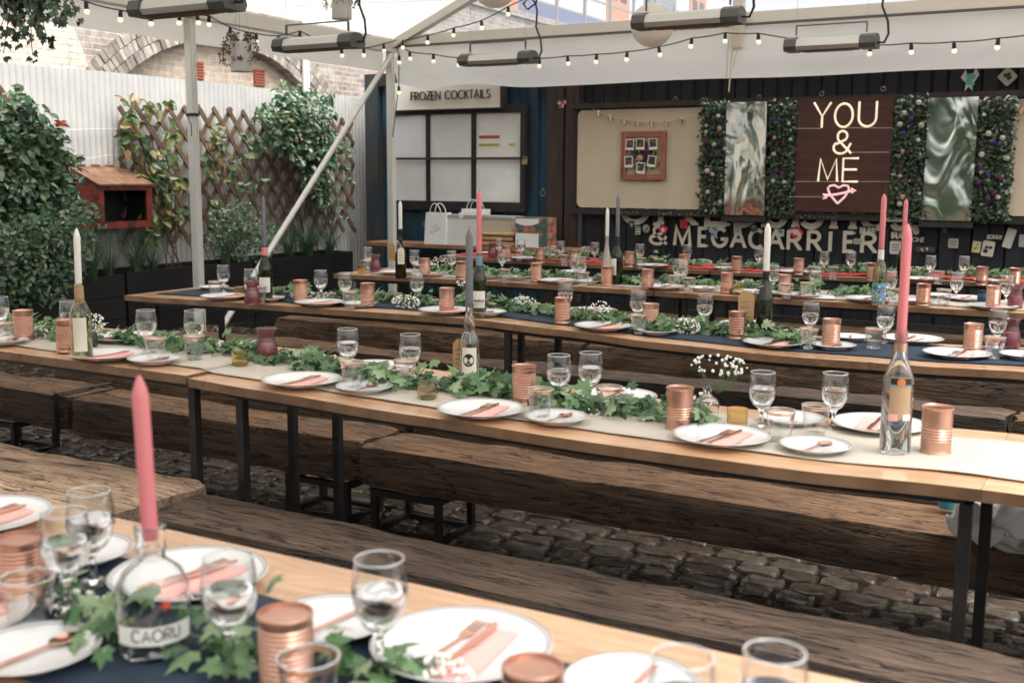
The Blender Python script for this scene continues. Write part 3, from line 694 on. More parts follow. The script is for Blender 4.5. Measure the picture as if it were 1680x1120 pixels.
def can_prof(H, R, z0, z1, top=True):
    p = [(.0001, .002), (R-.002, .002), (R-.002, 0), (R, .0005), (R, .004), (R-.0015, .006)]
    z = .010
    p.append((R-.0015, z))
    k = 0; n = int((z1-z0)/.0034)
    p.append((R-.0012, z0))
    for i in range(n): p.append((R-.0008-(.0024 if i % 2 else 0), z0+(z1-z0)*(i+.5)/n))
    p += [(R-.0012, z1), (R-.0012, H-.007), (R-.001, H-.004), (R+.0005, H-.003), (R+.0005, H), (R-.001, H+.0005), (R-.0022, H-.001), (R-.0028, H-.008), (R-.003, .006), (.0001, .005)]
    return p
K_can = [Kind(single(MB().lathe(can_prof(.118, .0385, .02, .098), 32), 'copper_tin', COPPER, 'x', 'tin can', 'copper painted tins on the tables', 60)),
         Kind(single(MB().lathe(can_prof(.118, .0385, .03, .07), 32), 'copper_tin', COPPER, 'x', 'tin can', 'copper painted tins on the tables', 60))]
pc = [(.0001, .10), (.034, .10), (.0345, .104), (.0365, .1045), (.0375, .1035), (.0375, .099), (.0362, .096)]+[(.0366-(.0022 if i % 2 else 0), .092-.0034*i) for i in range(22)]+[(.0364, .018), (.0375, .004), (.0375, 0)]
K_cant = Kind(single(MB().lathe(pc[::-1], 32), 'copper_tin', COPPER, 'x', 'tin can', 'copper painted tins on the tables', 60))
def tumbler():
    T = thing('tumbler', 'x', 'tumbler', group='gold rimmed glass tumblers on the tables')
    g = MB(); n = 30; prof = [(.0001, 0), (.0265, 0), (.0275, .002), (.0285, .012), (.0335, .045), (.0365, .068), (.0385, .084), (.0382, .0855), (.0374, .085), (.0354, .068), (.032, .045), (.0262, .014), (.0001, .009)]
    prof = prof[:8]; vs = []
    for k, (r, z) in enumerate(prof):
        for i in range(n):
            rr = r*(1-.028*(i % 2)) if 1 < k < 5 else r
            a = 2*pi*i/n; vs.append((rr*cos(a), rr*sin(a), z))
    g.add(vs, [(k*n+i, k*n+(i+1) % n, (k+1)*n+(i+1) % n, (k+1)*n+i) for k in range(len(prof)-1) for i in range(n)])
    g.build('glass_cup', THINGL, T)
    MB().lathe([(.0001, .0006), (.0262, .0006), (.0268, .004), (.0250, .0085), (.0001, .0085)], 30).build('thick_base', GLASS, T)
    MB().lathe([(.0377, .0755), (.0388, .0825)], n).build('gold_rim', GOLD, T)
    MB().tube([(.0384*cos(2*pi*i/36), .0384*sin(2*pi*i/36), .0855) for i in range(36)], .0012, 6, True).build('rim', RIMGL, T)
    return T
K_tum = Kind(tumbler())
def plate(name, R, cat, grp):
    k = R/.13; T = thing(name, 'x', cat, group=grp)
    p = [(.0001, .003), (.07*k, .003), (.072*k, 0), (.076*k, 0), (.080*k, .004), (.105*k, .010), (R, .0185), (R+.0006, .0195), (R-.001, .0202), (.107*k, .0125), (.092*k, .0095), (.085*k, .007), (.0001, .0062)]
    MB().lathe(p, 56).build('dish', PLATE, T)
    zf = lambda r: .0125+(r-.107*k)/(R-.001-.107*k)*(.0202-.0125)+.0004
    g = MB()
    for a, b in ((R-.0078, R-.0058), (R-.0030, R-.0008)): g.lathe([(a, zf(a)), (b, zf(b))], 56)
    g.build('rim_band', PLRIM, T)
    return T
K_din = Kind(plate('dinner_plate', .130, 'dinner plate', 'white banded dinner plates'))
K_des = Kind(plate('dessert_plate', .091, 'dessert plate', 'white banded dessert plates'))
def fork():
    g = MB(); hw = [(-.085, .0065), (-.05, .0055), (0, .0032), (.035, .0035), (.05, .011), (.062, .0125)]
    prof = [(w, y) for y, w in hw]+[(-w, y) for y, w in hw[::-1]]
    g.prism([(x, y) for x, y in prof], (0, 0, .0), (1, 0, 0), (0, 1, 0), .0022)
    for i in range(4):
        x = -.0110+i*.0074; g.bar((x, .0619, .0011), (x, .0995, .004), .0030, .0018)
    return g
def knife():
    g = MB(); p = [(-.006, -.09), (.006, -.09), (.005, .005), (.009, .02), (.009, .085), (.004, .10), (-.004, .105), (-.005, .02), (-.005, .005)]
    return g.prism(p, (0, 0, 0), (1, 0, 0), (0, 1, 0), .0024)
def spoon():
    g = MB(); g.prism([(-.005, -.08), (.005, -.08), (.0026, .02), (.003, .035), (-.003, .035), (-.0026, .02)], (0, 0, 0), (1, 0, 0), (0, 1, 0), .0024)
    N = 16; vs = [(0, .056, -.001)]; 
    for rr, z in ((.6, .0005), (1, .0045)):
        for i in range(N): a = 2*pi*i/N; vs.append((.0165*rr*cos(a), .056+.0245*rr*sin(a), z))
    for rr, z in ((1.06, .0036), (.6, -.0012)):
        for i in range(N): a = 2*pi*i/N; vs.append((.0165*rr*cos(a), .056+.0245*rr*sin(a), z))
    vs.append((0, .056, -.0028)); fs = []
    for i in range(N):
        j = (i+1) % N; fs.append((0, 1+i, 1+j))
        for k in range(3): fs.append((1+k*N+i, 1+(k+1)*N+i, 1+(k+1)*N+j, 1+k*N+j))
        fs.append((1+3*N+i, 4*N+1, 1+3*N+j))
    return g.add(vs, fs)
K_fork = Kind(single(fork(), 'fork', COPCUT, 'x', 'fork', 'rose gold forks'))
K_knife = Kind(single(knife(), 'table_knife', COPCUT, 'x', 'knife', 'rose gold knives'))
K_spoon = Kind(single(spoon(), 'spoon', COPCUT, 'x', 'spoon', 'rose gold spoons'))
def napkin():
    g = MB()
    g.grid(lambda u, v: ((u-.5)*.055, (v-.5)*.175, .0055+.0015*sin(u*9)*cos(v*5)), 8, 12)
    g.grid(lambda u, v: ((.5-u)*.055, (v-.5)*.175, 0), 8, 12)
    g.bar((0, -.0875, .0028), (0, .0875, .0028), .0546, .0046)
    return g
K_nap = Kind(single(napkin(), 'paper_napkin', PINKNAP, 'x', 'napkin', 'folded pink paper napkins'))
def votive(mat, bulge):
    g = MB(); n = 24
    if bulge: prof = [(.0001, 0), (.024, 0), (.029, .004), (.034, .02), (.0335, .034), (.027, .048), (.0285, .054), (.027, .0545), (.0252, .048), (.031, .034), (.0315, .02), (.026, .008), (.0001, .006)]
    else: prof = [(.0001, 0), (.025, 0), (.0285, .003), (.029, .02), (.029, .048), (.031, .056), (.030, .0565), (.0275, .048), (.0268, .02), (.025, .008), (.0001, .007)]
    vs = []
    for k, (r, z) in enumerate(prof):
        for i in range(n): a = 2*pi*i/n; rr = r*(1-.04*(i % 2)) if k < 6 else r; vs.append((rr*cos(a), rr*sin(a), z))
    g.add(vs, [(k*n+i, k*n+(i+1) % n, (k+1)*n+(i+1) % n, (k+1)*n+i) for k in range(len(prof)-1) for i in range(n)])
    return g
K_vot = Kind(single(votive(AMBERGL, False), 'votive_holder', AMBERGL, 'x', 'votive', 'small tealight glasses'))
K_votb = Kind(single(votive(SMOKEGL, True), 'votive_holder', SMOKEGL, 'x', 'votive', 'small tealight glasses'))
JUG = [(.0001, 0), (.036, 0), (.040, .004), (.0405, .03), (.036, .06), (.0285, .086), (.028, .096), (.034, .114), (.0385, .120), (.0375, .121), (.032, .114), (.026, .096), (.0265, .086), (.034, .06), (.038, .03), (.036, .008), (.0001, .007)]
K_jug = Kind(single(MB().lathe(JUG, 30), 'glass_jug', PURPGL, 'x', 'jug', 'purple glass jugs'))
K_pil = Kind(single(MB().lathe([(.0001, 0), (.0255, 0), (.0255, .054), (.023, .056), (.0001, .055)], 24), 'pillar_candle', M('pale_pink_wax', (.8, .5, .48), .4, sss=.2), 'x', 'candle', 'pale pillar candles in jugs'))
JAR = [(.0001, 0), (.022, 0), (.024, .003), (.024, .048), (.019, .056), (.0185, .064), (.0215, .066), (.0215, .078), (.0001, .079)]
K_jar = Kind(single(MB().lathe(JAR, 24), 'ink_blue_jar', BLUEGL, 'x', 'jar', 'little dark blue glass jars'))

items = []  # (kind obj, row, px, P, noun desc, word, rz, zoff)
def add(K, row, px, P, desc, noun, rz=0.0, dz=0.0, label=None, rot=None, scale=None):
    items.append((K, row, px, Vector((P.x, P.y, P.z+.0055+dz)), desc, noun, rz, label, rot, scale))
H = {'gob': .158, 'can': .118, 'tum': .085}
def gob(row, *ps):
    for px, py in ps: add(K_gob, row, px, onrow(row, px, py+2, .158), 'stemmed glass goblet', 'goblet', rnd.random()*6)
def can(row, *ps):
    for q in ps:
        px, py = q[0], q[1]; v = q[2] if len(q) > 2 else rnd.choice((0, 1)); add(K_can[v], row, px, onrow(row, px, py+3, .118), 'copper painted tin', 'tin', rnd.random()*6)
def tum(row, *ps):
    for px, py in ps: add(K_tum, row, px, onrow(row, px, py+4, .085), 'gold rimmed tumbler', 'tumbler', rnd.random()*6)
def cutl(row, px, P, far=False, dx=0, only=None):
    s = -1 if far else 1; a = (pi if far else 0)+rnd.uniform(-.12, .12)
    off = lambda u, v: Vector((P.x+s*(u*cos(a*0)-0), P.y+s*v, P.z+.0075))
    add(K_nap, row, px+dx+3, off(.030, -.01), 'folded pink napkin', 'napkin', a)
    add(K_knife, row, px+dx+1, off(.012, -.012)+Vector((0, 0, .0065)), 'rose gold knife', 'knife', a-.05)
    add(K_fork, row, px+dx, off(-.020, -.005), 'rose gold fork', 'fork', a-.12+rnd.uniform(-.05, .05))
def din(row, *ps, far=False, cut=True):
    for px, py in ps:
        P = onrow(row, px, py, .015); add(K_din, row, px, P, 'white dinner plate', 'dinner plate', rnd.random()*6)
        if cut: cutl(row, px, P, far)
def des(row, *ps, far=False, sp=True):
    for px, py in ps:
        P = onrow(row, px, py, .012); add(K_des, row, px, P, 'white dessert plate', 'dessert plate', rnd.random()*6)
        if sp: add(K_spoon, row, px, P+Vector((0, -.005, .010)), 'rose gold spoon', 'spoon', (pi if far else 0)+rnd.uniform(-.25, .25))
def vot(row, *ps):
    for px, py in ps: add(K_vot, row, px, onrow(row, px, py+3, .056), 'amber tealight glass', 'tealight glass', 0)
def jug(row, *ps):
    for px, py in ps:
        P = onrow(row, px, py+3, .12); add(K_jug, row, px, P, 'purple glass jug', 'jug', 0); add(K_pil, row, px, P+Vector((0, 0, .0075)), 'pale candle in purple jug', 'candle', 0)

# nearest table
din('A', (-30, 850), (-95, 1015), (310, 946)); din('A', (757, 1062)); des('A', (55, 1074)); des('A', (131, 911), far=True); des('A', (545, 1024), far=True); des('A', (1035, 1132), far=True)
gob('A', (104, 843), (146, 808), (374, 917), (622, 920), (1120, 1082), (1271, 1074))
add(K_cant, 'A', 30, onrow('A', 30, 886, .104), 'upturned copper tin', 'tin'); add(K_cant, 'A', 468, onrow('A', 468, 1010, .104), 'upturned copper tin', 'tin'); add(K_cant, 'A', 874, onrow('A', 874, 1098, .104), 'upturned copper tin', 'tin')
tum('A', (45, 948), (506, 1080))
# second table
din('B', (176, 583), (495, 625), (790, 673), (1183, 717)); des('B', (5, 561), (253, 592), (598, 638), (913, 688), (1337, 735))
din('B', (200, 554), (1443, 698), far=True); din('B', (610, 604), (1010, 652), far=True); des('B', (1300, 690), (790, 625), far=True); des('B', (400, 569), far=True)
gob('B', (-2, 487), (113, 494), (239, 509), (318, 510), (570, 540), (673, 549), (917, 583), (969, 579), (1252, 611), (1371, 613))
can('B', (37, 508, 0), (108, 524, 0), (860, 599, 0), (1116, 635, 1), (1539, 667, 1))
tum('B', (5, 528), (255, 553), (318, 549), (578, 593), (665, 589), (887, 637), (999, 633), (1281, 672), (1339, 664))
vot('B', (393, 570), (1210, 670)); add(K_votb, 'B', 701, onrow('B', 701, 629, .054), 'smoky ribbed tealight glass', 'smoky glass'); jug('B', (437, 534))
add(K_jar, 'B', 148, onrow('B', 148, 538, .078), 'small dark blue jar holding white blossom', 'jar', label='small dark blue jar with white blossom beside the olive bottle')
# navy runner table
din('C', (368, 487), (524, 497), (730, 510), (989, 536), (1269, 563), (1570, 581)); des('C', (440, 491), (590, 500), (800, 514), (1077, 545), (1368, 569), (1680, 585))
des('C', (350, 473), (1395, 555), far=True); din('C', (970, 511), (1497, 557), (1225, 533), far=True)
gob('C', (366, 435), (411, 441), (526, 443), (566, 447), (684, 448), (787, 452), (928, 464), (1047, 478), (1157, 484), (1331, 497), (1454, 503), (1639, 509))
can('C', (493, 458, 0), (603, 463, 1), (733, 471, 1), (923, 487, 0), (1068, 497, 0), (1210, 510, 0), (1365, 522, 0), (1598, 530, 0))
tum('C', (353, 459), (425, 468), (574, 476), (788, 488), (1048, 514), (1327, 537), (1435, 537), (1633, 551))
vot('C', (393, 469)); jug('C', (413, 460), (1660, 522))
# table before the red one
din('D', (650, 447), (914, 461), (1089, 471), (1240, 480), (1422, 491), (1628, 503), (1312, 484)); des('D', (706, 451), (848, 456), (967, 463), (1152, 474), (1505, 495), (800, 454))
des('D', (1540, 486), (940, 447), (700, 436), far=True); din('D', (1588, 490), far=True)
gob('D', (603, 405), (680, 410), (741, 411), (824, 409), (944, 418), (954, 421), (1113, 425), (1121, 427), (1270, 435), (1339, 437), (1462, 445), (1571, 447), (1653, 452))
can('D', (697, 422, 1), (757, 427, 0), (880, 430, 0), (996, 435, 0), (1063, 440, 1), (1193, 446, 1), (1288, 449, 1), (1516, 464, 0), (1631, 467, 0))
tum('D', (601, 424), (687, 432), (829, 439), (957, 444), (1107, 449), (1131, 453), (1291, 463), (1324, 461), (1467, 471), (1549, 472))
vot('D', (594, 434), (1001, 451), (1212, 463)); jug('D', (616, 416), (1668, 467))
add(K_jar, 'D', 1611, onrow('D', 1611, 486, .05), 'small dark blue jar', 'jar', label='short dark blue jar between copper tin and napkin at right')
# red runner table
gob('E', (818, 389), (855, 392), (920, 395), (976, 397), (1050, 400), (1128, 401), (1246, 406), (1353, 412), (1397, 413), (1528, 419), (1583, 420))
can('E', (832, 402, 1), (886, 405, 1), (942, 408, 1), (1033, 411, 1), (1122, 416, 1), (1209, 419, 0), (1311, 422, 1), (1432, 430, 0), (1612, 436, 1), (1666, 438, 0))
tum('E', (852, 408), (926, 415), (1052, 420), (1190, 430), (1367, 435), (1540, 442))
des('E', (800, 416), (905, 420), (1010, 429), (1190, 441), (1330, 448), (1620, 462)); din('E', (860, 424), (1070, 436), (1300, 446), (1510, 458)); jug('E', (808, 397))
add(K_jar, 'E', 1411, onrow('E', 1411, 431, .078), 'dark blue jar', 'jar', label='dark blue jar on the red runner beside a copper tin')

order = {}
for it in items: order.setdefault((it[1], it[5]), []).append(it)
for key, L in order.items():
    L.sort(key=lambda i: i[2])
    for n, (K, row, px, P, desc, noun, rz, label, rot, scale) in enumerate(L):
        lb = label or (f'{desc} on {RL[row]}' if len(L) == 1 else f'{desc} on {RL[row]}, {ORD[n]} {noun} from the left')
        K.put(P, rz, lb, rot, scale)

# ---------------------------------------------------------------- skeleton lettering
def arc(cx, cy, rx, ry, a0, a1, n=12): return [(cx+rx*cos(rad(a0+(a1-a0)*i/n)), cy+ry*sin(rad(a0+(a1-a0)*i/n))) for i in range(n+1)]
GL = {
 'A': (.8, [[(.0, 0), (.4, 1), (.8, 0)], [(.16, .36), (.64, .36)]]),
 'B': (.6, [[(0, 0), (0, 1)], [(0, 1)]+arc(.28, .76, .26, .24, 90, -90)+[(0, .52)], [(0, .52)]+arc(.3, .26, .3, .26, 90, -90)+[(0, 0)]]),
 'C': (.85, [arc(.48, .5, .48, .5, 45, 315, 20)]),
 'D': (.7, [[(0, 0), (0, 1)]+arc(.2, .5, .5, .5, 90, -90, 16)+[(0, 0)]]),
 'E': (.55, [[(.55, 1), (0, 1), (0, 0), (.55, 0)], [(0, .52), (.5, .52)]]),
 'F': (.5, [[(.5, 1), (0, 1), (0, 0)], [(0, .52), (.45, .52)]]),
 'G': (.9, [arc(.48, .5, .48, .5, 45, 345, 20)+[(.94, .42), (.55, .42)]]),
 'H': (.7, [[(0, 0), (0, 1)], [(.7, 0), (.7, 1)], [(0, .5), (.7, .5)]]),
 'I': (.1, [[(.05, 0), (.05, 1)]]),
 'J': (.5, [[(.5, 1), (.5, .25)]+arc(.25, .25, .25, .25, 0, -170, 8)]),
 'K': (.6, [[(0, 0), (0, 1)], [(.58, 1), (0, .45)], [(.18, .6), (.6, 0)]]),
 'L': (.5, [[(0, 1), (0, 0), (.5, 0)]]),
 'M': (.95, [[(.0, 0), (.08, 1), (.475, .1), (.87, 1), (.95, 0)]]),
 'N': (.75, [[(0, 0), (0, 1), (.75, 0), (.75, 1)]]),
 'O': (1.0, [arc(.5, .5, .5, .5, 90, 450, 28)]),
 'P': (.55, [[(0, 0), (0, 1)], [(0, 1)]+arc(.27, .74, .28, .26, 90, -90)+[(0, .48)]]),
 'R': (.6, [[(0, 0), (0, 1)], [(0, 1)]+arc(.27, .74, .28, .26, 90, -90)+[(0, .48)], [(.26, .48), (.6, 0)]]),
 'S': (.55, [arc(.28, .75, .25, .25, 30, 230, 10)+arc(.28, .25, .27, .25, 60, -150, 12)]),
 'T': (.6, [[(0, 1), (.6, 1)], [(.3, 1), (.3, 0)]]),
 'U': (.7, [[(0, 1), (0, .35)]+arc(.35, .35, .35, .35, 180, 360, 12)+[(.7, 1)]]),
 'W': (1.0, [[(0, 1), (.25, 0), (.5, .85), (.75, 0), (1, 1)]]),
 'X': (.6, [[(0, 0), (.6, 1)], [(0, 1), (.6, 0)]]),
 'Y': (.8, [[(0, 1), (.4, .45), (.8, 1)], [(.4, .45), (.4, 0)]]),
 'Z': (.65, [[(0, 1), (.65, 1), (0, 0), (.65, 0)]]),
 '&': (.85, [[(.85, 0), (.22, .62)]+arc(.42, .79, .22, .21, 200, -20, 12)+[(.58, .62), (.16, .42)]+arc(.36, .26, .33, .27, 130, 330, 12)+[(.82, .46)]]),
 '.': (.12, [[(.03, .0), (.03, .1)]]), ' ': (.4, []), '0': (.6, [arc(.3, .5, .3, .5, 90, 450, 20)]),
}
def ribbon(g, pts, w, org, ex, ey, th, off):
    P = []
    for p in pts:
        if not P or (abs(p[0]-P[-1][0])+abs(p[1]-P[-1][1])) > 1e-5: P.append(p)
    if len(P) < 2: return
    P = [Vector((a, b)) for a, b in P]; L = []; Rr = []
    closed = (P[0]-P[-1]).length < 1e-4
    for i, p in enumerate(P):
        a = P[i-1] if i > 0 else (P[-2] if closed else None); b = P[i+1] if i < len(P)-1 else (P[1] if closed else None)
        d1 = (p-a).normalized() if a is not None else None; d2 = (b-p).normalized() if b is not None else None
        if d1 is None: d1 = d2
        if d2 is None: d2 = d1
        n1 = Vector((-d1.y, d1.x)); n2 = Vector((-d2.y, d2.x)); n = n1+n2
        if n.length < .2: n = n1.copy()
        n.normalize(); k = 1/max(.45, n.dot(n1)); L.append(p+n*w/2*k); Rr.append(p-n*w/2*k)
    N = len(P); org = Vector(org); ex = Vector(ex); ey = Vector(ey); nn = ex.cross(ey).normalized(); vs = []
    for q in L+Rr: vs.append(tuple(org+ex*q.x+ey*q.y+nn*off))
    for q in L+Rr: vs.append(tuple(org+ex*q.x+ey*q.y+nn*(off+th)))
    fs = []
    for i in range(N-1):
        fs.append((2*N+i, 3*N+i, 3*N+i+1, 2*N+i+1)); fs.append((i, 2*N+i, 2*N+i+1, i+1)); fs.append((N+i, N+i+1, 3*N+i+1, 3*N+i))
    fs += [(0, N, 3*N, 2*N), (N-1, 3*N-1, 4*N-1, 2*N-1)]
    g.add(vs, fs)
def text(g, s, org, ex, ey, h, w=.08, th=.002, track=.22, serif=False, fit=None):
    """ex, ey unit vectors in the plane (ex x ey = facing); fit = total width"""
    adv = sum(GL[c][0]+track for c in s)-track; sx = (fit/adv) if fit else h; x = 0; org = Vector(org); ex = Vector(ex); ey = Vector(ey); k = 0
    for c in s:
        gw, st = GL[c]
        for pl in st:
            pts = [((x+a)*sx, b*h) for a, b in pl]; ribbon(g, pts, w*h, org, ex, ey, th, k*.0002); k += 1
            if serif:
                for e in (pl[0], pl[-1]):
                    if e[1] in (0, 1) and c not in 'OCGS&': ribbon(g, [((x+e[0])*sx-.11*h, e[1]*h), ((x+e[0])*sx+.11*h, e[1]*h)], .075*h, org, ex, ey, th, k*.0002); k += 1
        x += gw+track
    return g

# ---------------------------------------------------------------- bottles with candles
def candle_mb(L, r):
    g = MB(); g.lathe([(.0001, 0), (r*.85, 0), (r, .012), (r, L-.03), (r*.86, L-.02), (r*.5, L-.008), (r*.2, L), (.0001, L+.0005)], 20); return g
def candle(P, L, mat, label, r=.0115, lean=(0, 0)):
    T = thing('taper_candle', label, 'candle', P, 0, 'tall dinner candles standing in bottles'); T.rotation_euler = (lean[0], lean[1], 0)
    candle_mb(L, r).build('wax_stick', mat, T); MB().tube([(0, 0, L-.002), (.001, 0, L+.006), (.004, 0, L+.012)], .0013, 5).build('wick', WICK, T); return T
def bottle(row, px, ytop, Hh, R, mat, label, prof=None, neck=.013, sh=.62, lab=None, cap=None, name='glass_bottle', P=None):
    P = P or onrow(row, px, ytop, Hh); T = thing(name, label, 'bottle', (P.x, P.y, P.z+.0055), 0, 'bottles used as candle holders')
    t = .0025
    if prof is None:
        o = [(.0001, .003), (R*.6, .003), (R-.004, 0), (R, .006), (R, Hh*sh-.02), (R*.96, Hh*sh), (R*.72, Hh*(sh+.08)), (neck*1.3, Hh*(sh+.17)), (neck, Hh*(sh+.24)), (neck, Hh-.022), (neck+.0025, Hh-.020), (neck+.0025, Hh-.008), (neck+.001, Hh)]
    else: o = prof
    inner = [(max(.0001, r-t), z) for r, z in o[3:]][::-1]
    inner[0] = (o[-1][0]-t, o[-1][1]); inner += [(R*.55, .010), (.0001, .010)]
    MB().lathe(o+inner, 36).build('glass_body', mat, T)
    if lab:
        z0, z1, a0, a1, mt, extra = lab; g = MB(); n = 20
        g.grid(lambda u, v: ((R+.0006)*cos(rad(a0+(a1-a0)*u)), (R+.0006)*sin(rad(a0+(a1-a0)*u)), z0+(z1-z0)*v), n, 1)
        L = g.build('label', mt, T)
        if extra: extra(L, R, z0, z1, a0, a1)
    if cap:
        z0, z1, mt = cap; MB().lathe([(neck+.0032, z0), (neck+.0032, z1)], 24).build('neck_foil', mt, T)
    return T, Vector((P.x, P.y, P.z+.0055+Hh))
def on_cyl(g, pts, w, R, zc, ac, lift=.0012):
    """a ribbon wrapped onto a cylinder; pts in metres (x along arc, y up)"""
    vs = []; fs = []
    for i, (x, y) in enumerate(pts):
        a = pts[max(0, i-1)]; b = pts[min(len(pts)-1, i+1)]; d = Vector((b[0]-a[0], b[1]-a[1]))
        if d.length < 1e-9: d = Vector((1, 0))
        d.normalize()
        for s in (-1, 1):
            xx = x-d.y*w/2*s; yy = y+d.x*w/2*s; an = ac+xx/R; vs.append(((R+lift)*cos(an), (R+lift)*sin(an), zc+yy))
    for i in range(len(pts)-1): fs.append((2*i, 2*i+1, 2*i+3, 2*i+2))
    g.add(vs, fs)
def cyl_text(g, s, R, zc, ac, h, w, width, lift=.0014):
    adv = sum(GL[c][0]+.25 for c in s)-.25; sx = width/adv; x = 0
    for c in s:
        for pl in GL[c][1]: on_cyl(g, [((x+a)*sx-width/2, b*h) for a, b in pl], w, R, zc, ac, lift)
        x += GL[c][0]+.25
CA = rad(-62)   # direction towards the camera from a bottle axis, roughly
def deg_at(P): return math.degrees(math.atan2(-P.y, -P.x))
def tagcard(par, w, h, off, rz, name='kraft_tag', mat=TAN):
    g = MB(); g.prism([(-w/2, 0), (w/2, 0), (w/2, h*.85), (w*.25, h), (-w*.25, h), (-w/2, h*.85)], (0, 0, 0), (cos(rz), sin(rz), 0), (0, 0, 1), .0008)
    o = g.build(name, mat, par, smooth=False); o.location = off
    g = MB()
    for i in range(4): ribbon(g, [(-w*.32, h*(.2+.15*i)), (w*(.3-.05*i), h*(.21+.15*i))], .0022, (0, 0, 0), (cos(rz), sin(rz), 0), (0, 0, 1), .0003, .0009)
    k = g.build('handwriting', INK, o, smooth=False)
    return o
# olive bottle, white candle (cream runner, left)
P = onrow('B', 129, 467, .27); a = deg_at(P)
T, top = bottle('B', 129, 467, .27, .037, OLIVEGL, 'olive glass wine bottle with cream label holding a white candle at left', lab=(.03, .15, a-45, a+30, LABELC, None), cap=(.20, .262, TAN))
candle(top+Vector((0, 0, -.012)), .205, WAXW, 'white taper candle in olive bottle at left of the cream runner table', lean=(0, .02))
# small clear bottle, round black badge, grey candle
P = onrow('B', 770, 500, .262); a = deg_at(P)
def badge(L, R, z0, z1, a0, a1):
    g = MB(); ac = rad((a0+a1)/2-4); zc = (z0+z1)/2
    vs = [((R+.0012)*cos(ac), (R+.0012)*sin(ac), zc)]; n = 28
    for i in range(n): t = 2*pi*i/n; an = ac+.019*cos(t)/R; vs.append(((R+.0012)*cos(an), (R+.0012)*sin(an), zc+.022*sin(t)))
    g.add(vs, [(0, 1+i, 1+(i+1) % n) for i in range(n)]); b = g.build('round_badge', INK, L)
    g = MB(); on_cyl(g, [(-.014, .003), (-.004, .006), (-.011, -.003), (-.006, -.004), (-.002, .003), (.001, -.003), (.004, .004), (.006, -.002), (.013, .009), (.008, -.001), (.014, .004)], .0018, R, zc, ac, .002)
    for k in range(3): on_cyl(g, [(-.008+.003*k, -.010-.003*k), (.008-.003*k, -.010-.003*k)], .001, R, zc, ac, .002)
    g.build('badge_lettering', LABELW, L)
prof = [(.0001, .003), (.022, .003), (.031, 0), (.035, .006), (.035, .115), (.034, .135), (.026, .155), (.019, .166), (.0195, .178), (.0205, .19), (.0165, .212), (.0135, .222), (.013, .25), (.0145, .252), (.0145, .262)]
T, top = bottle('B', 770, 500, .262, .035, GLASS, 'small clear bottle with round black badge holding the grey candle', prof, lab=(.03, .115, a-42, a+42, LABELC, badge))
tagcard(T, .05, .105, (-.044, .012, .03), .55)
g = MB(); g.tube([(-.044, .012, .135), (-.02, -.008, .158), (0, -.022, .165), (.014, -.018, .160), (.016, -.02, .13)], .0012, 5); g.build('string', WHITEP, T)
candle(top+Vector((0, 0, -.012)), .262, WAXG, 'dark grey taper candle in the black badge bottle', r=.0125, lean=(0, 0))
# tall clear bottle with brown label, pink candle, right
P = onrow('B', 1476, 545, .315); a = deg_at(P)
def winelab(L, R, z0, z1, a0, a1):
    g = MB(); f = lambda A, B, C, D, l: g.grid(lambda u, v: ((R+l)*cos(rad(A+(B-A)*u)), (R+l)*sin(rad(A+(B-A)*u)), C+(D-C)*v), 10, 1)
    f(a0+2, a1-2, z1-.018, z1-.002, .0012); g.build('dark_band', INK, L)
    g = MB(); f2 = lambda A, B, C, D, l: g.grid(lambda u, v: ((R+l)*cos(rad(A+(B-A)*u)), (R+l)*sin(rad(A+(B-A)*u)), C+(D-C)*v), 10, 1)
    f2(a0+2, a1-2, z1-.022, z1-.0185, .0012); g.build('blue_line', M('label_blue', (.08, .28, .38), .6), L)
    g = MB(); ac = rad((a0+a1)/2); n = 20; vs = [((R+.002)*cos(ac), (R+.002)*sin(ac), z1-.012)]
    for i in range(n): t = 2*pi*i/n; an = ac+.010*cos(t)/R; vs.append(((R+.002)*cos(an), (R+.002)*sin(an), z1-.012+.010*sin(t)))
    g.add(vs, [(0, 1+i, 1+(i+1) % n) for i in range(n)]); g.build('orange_emblem', M('label_orange', (.6, .18, .06), .6), L)
    g = MB()
    for k, zc in enumerate((.025, .04, .052)): on_cyl(g, [(-.018, 0), (.018-.006*k, 0)], .0016, R, z0+zc, ac, .0014)
    g.build('label_print', INKG, L)
    g = MB(); f3 = lambda A, B, C, D, l: g.grid(lambda u, v: ((R+l)*cos(rad(A+(B-A)*u)), (R+l)*sin(rad(A+(B-A)*u)), C+(D-C)*v), 10, 1)
    f3(a0, a0+34, z0-.006, z0+.012, .0018); g.build('pink_patch', PINKNAP, L)
    g = MB(); f4 = lambda A, B, C, D, l: g.grid(lambda u, v: ((R+l)*cos(rad(A+(B-A)*u)), (R+l)*sin(rad(A+(B-A)*u)), C+(D-C)*v), 10, 1)
    f4(a1-30, a1, z0-.004, z0+.012, .0018); g.build('barcode_patch', LABELW, L)
T, top = bottle('B', 1479, 545, .315, .038, GLASS, 'tall clear wine bottle with brown label holding the big pink candle', lab=(.095, .20, a-30, a+52, M('brown_label', (.42, .29, .17), .6), winelab), neck=.0135, cap=(.262, .284, GOLD))
candle(top+Vector((0, 0, -.03)), .295, WAXP, 'tall pink taper candle in the brown label bottle at right', r=.012)
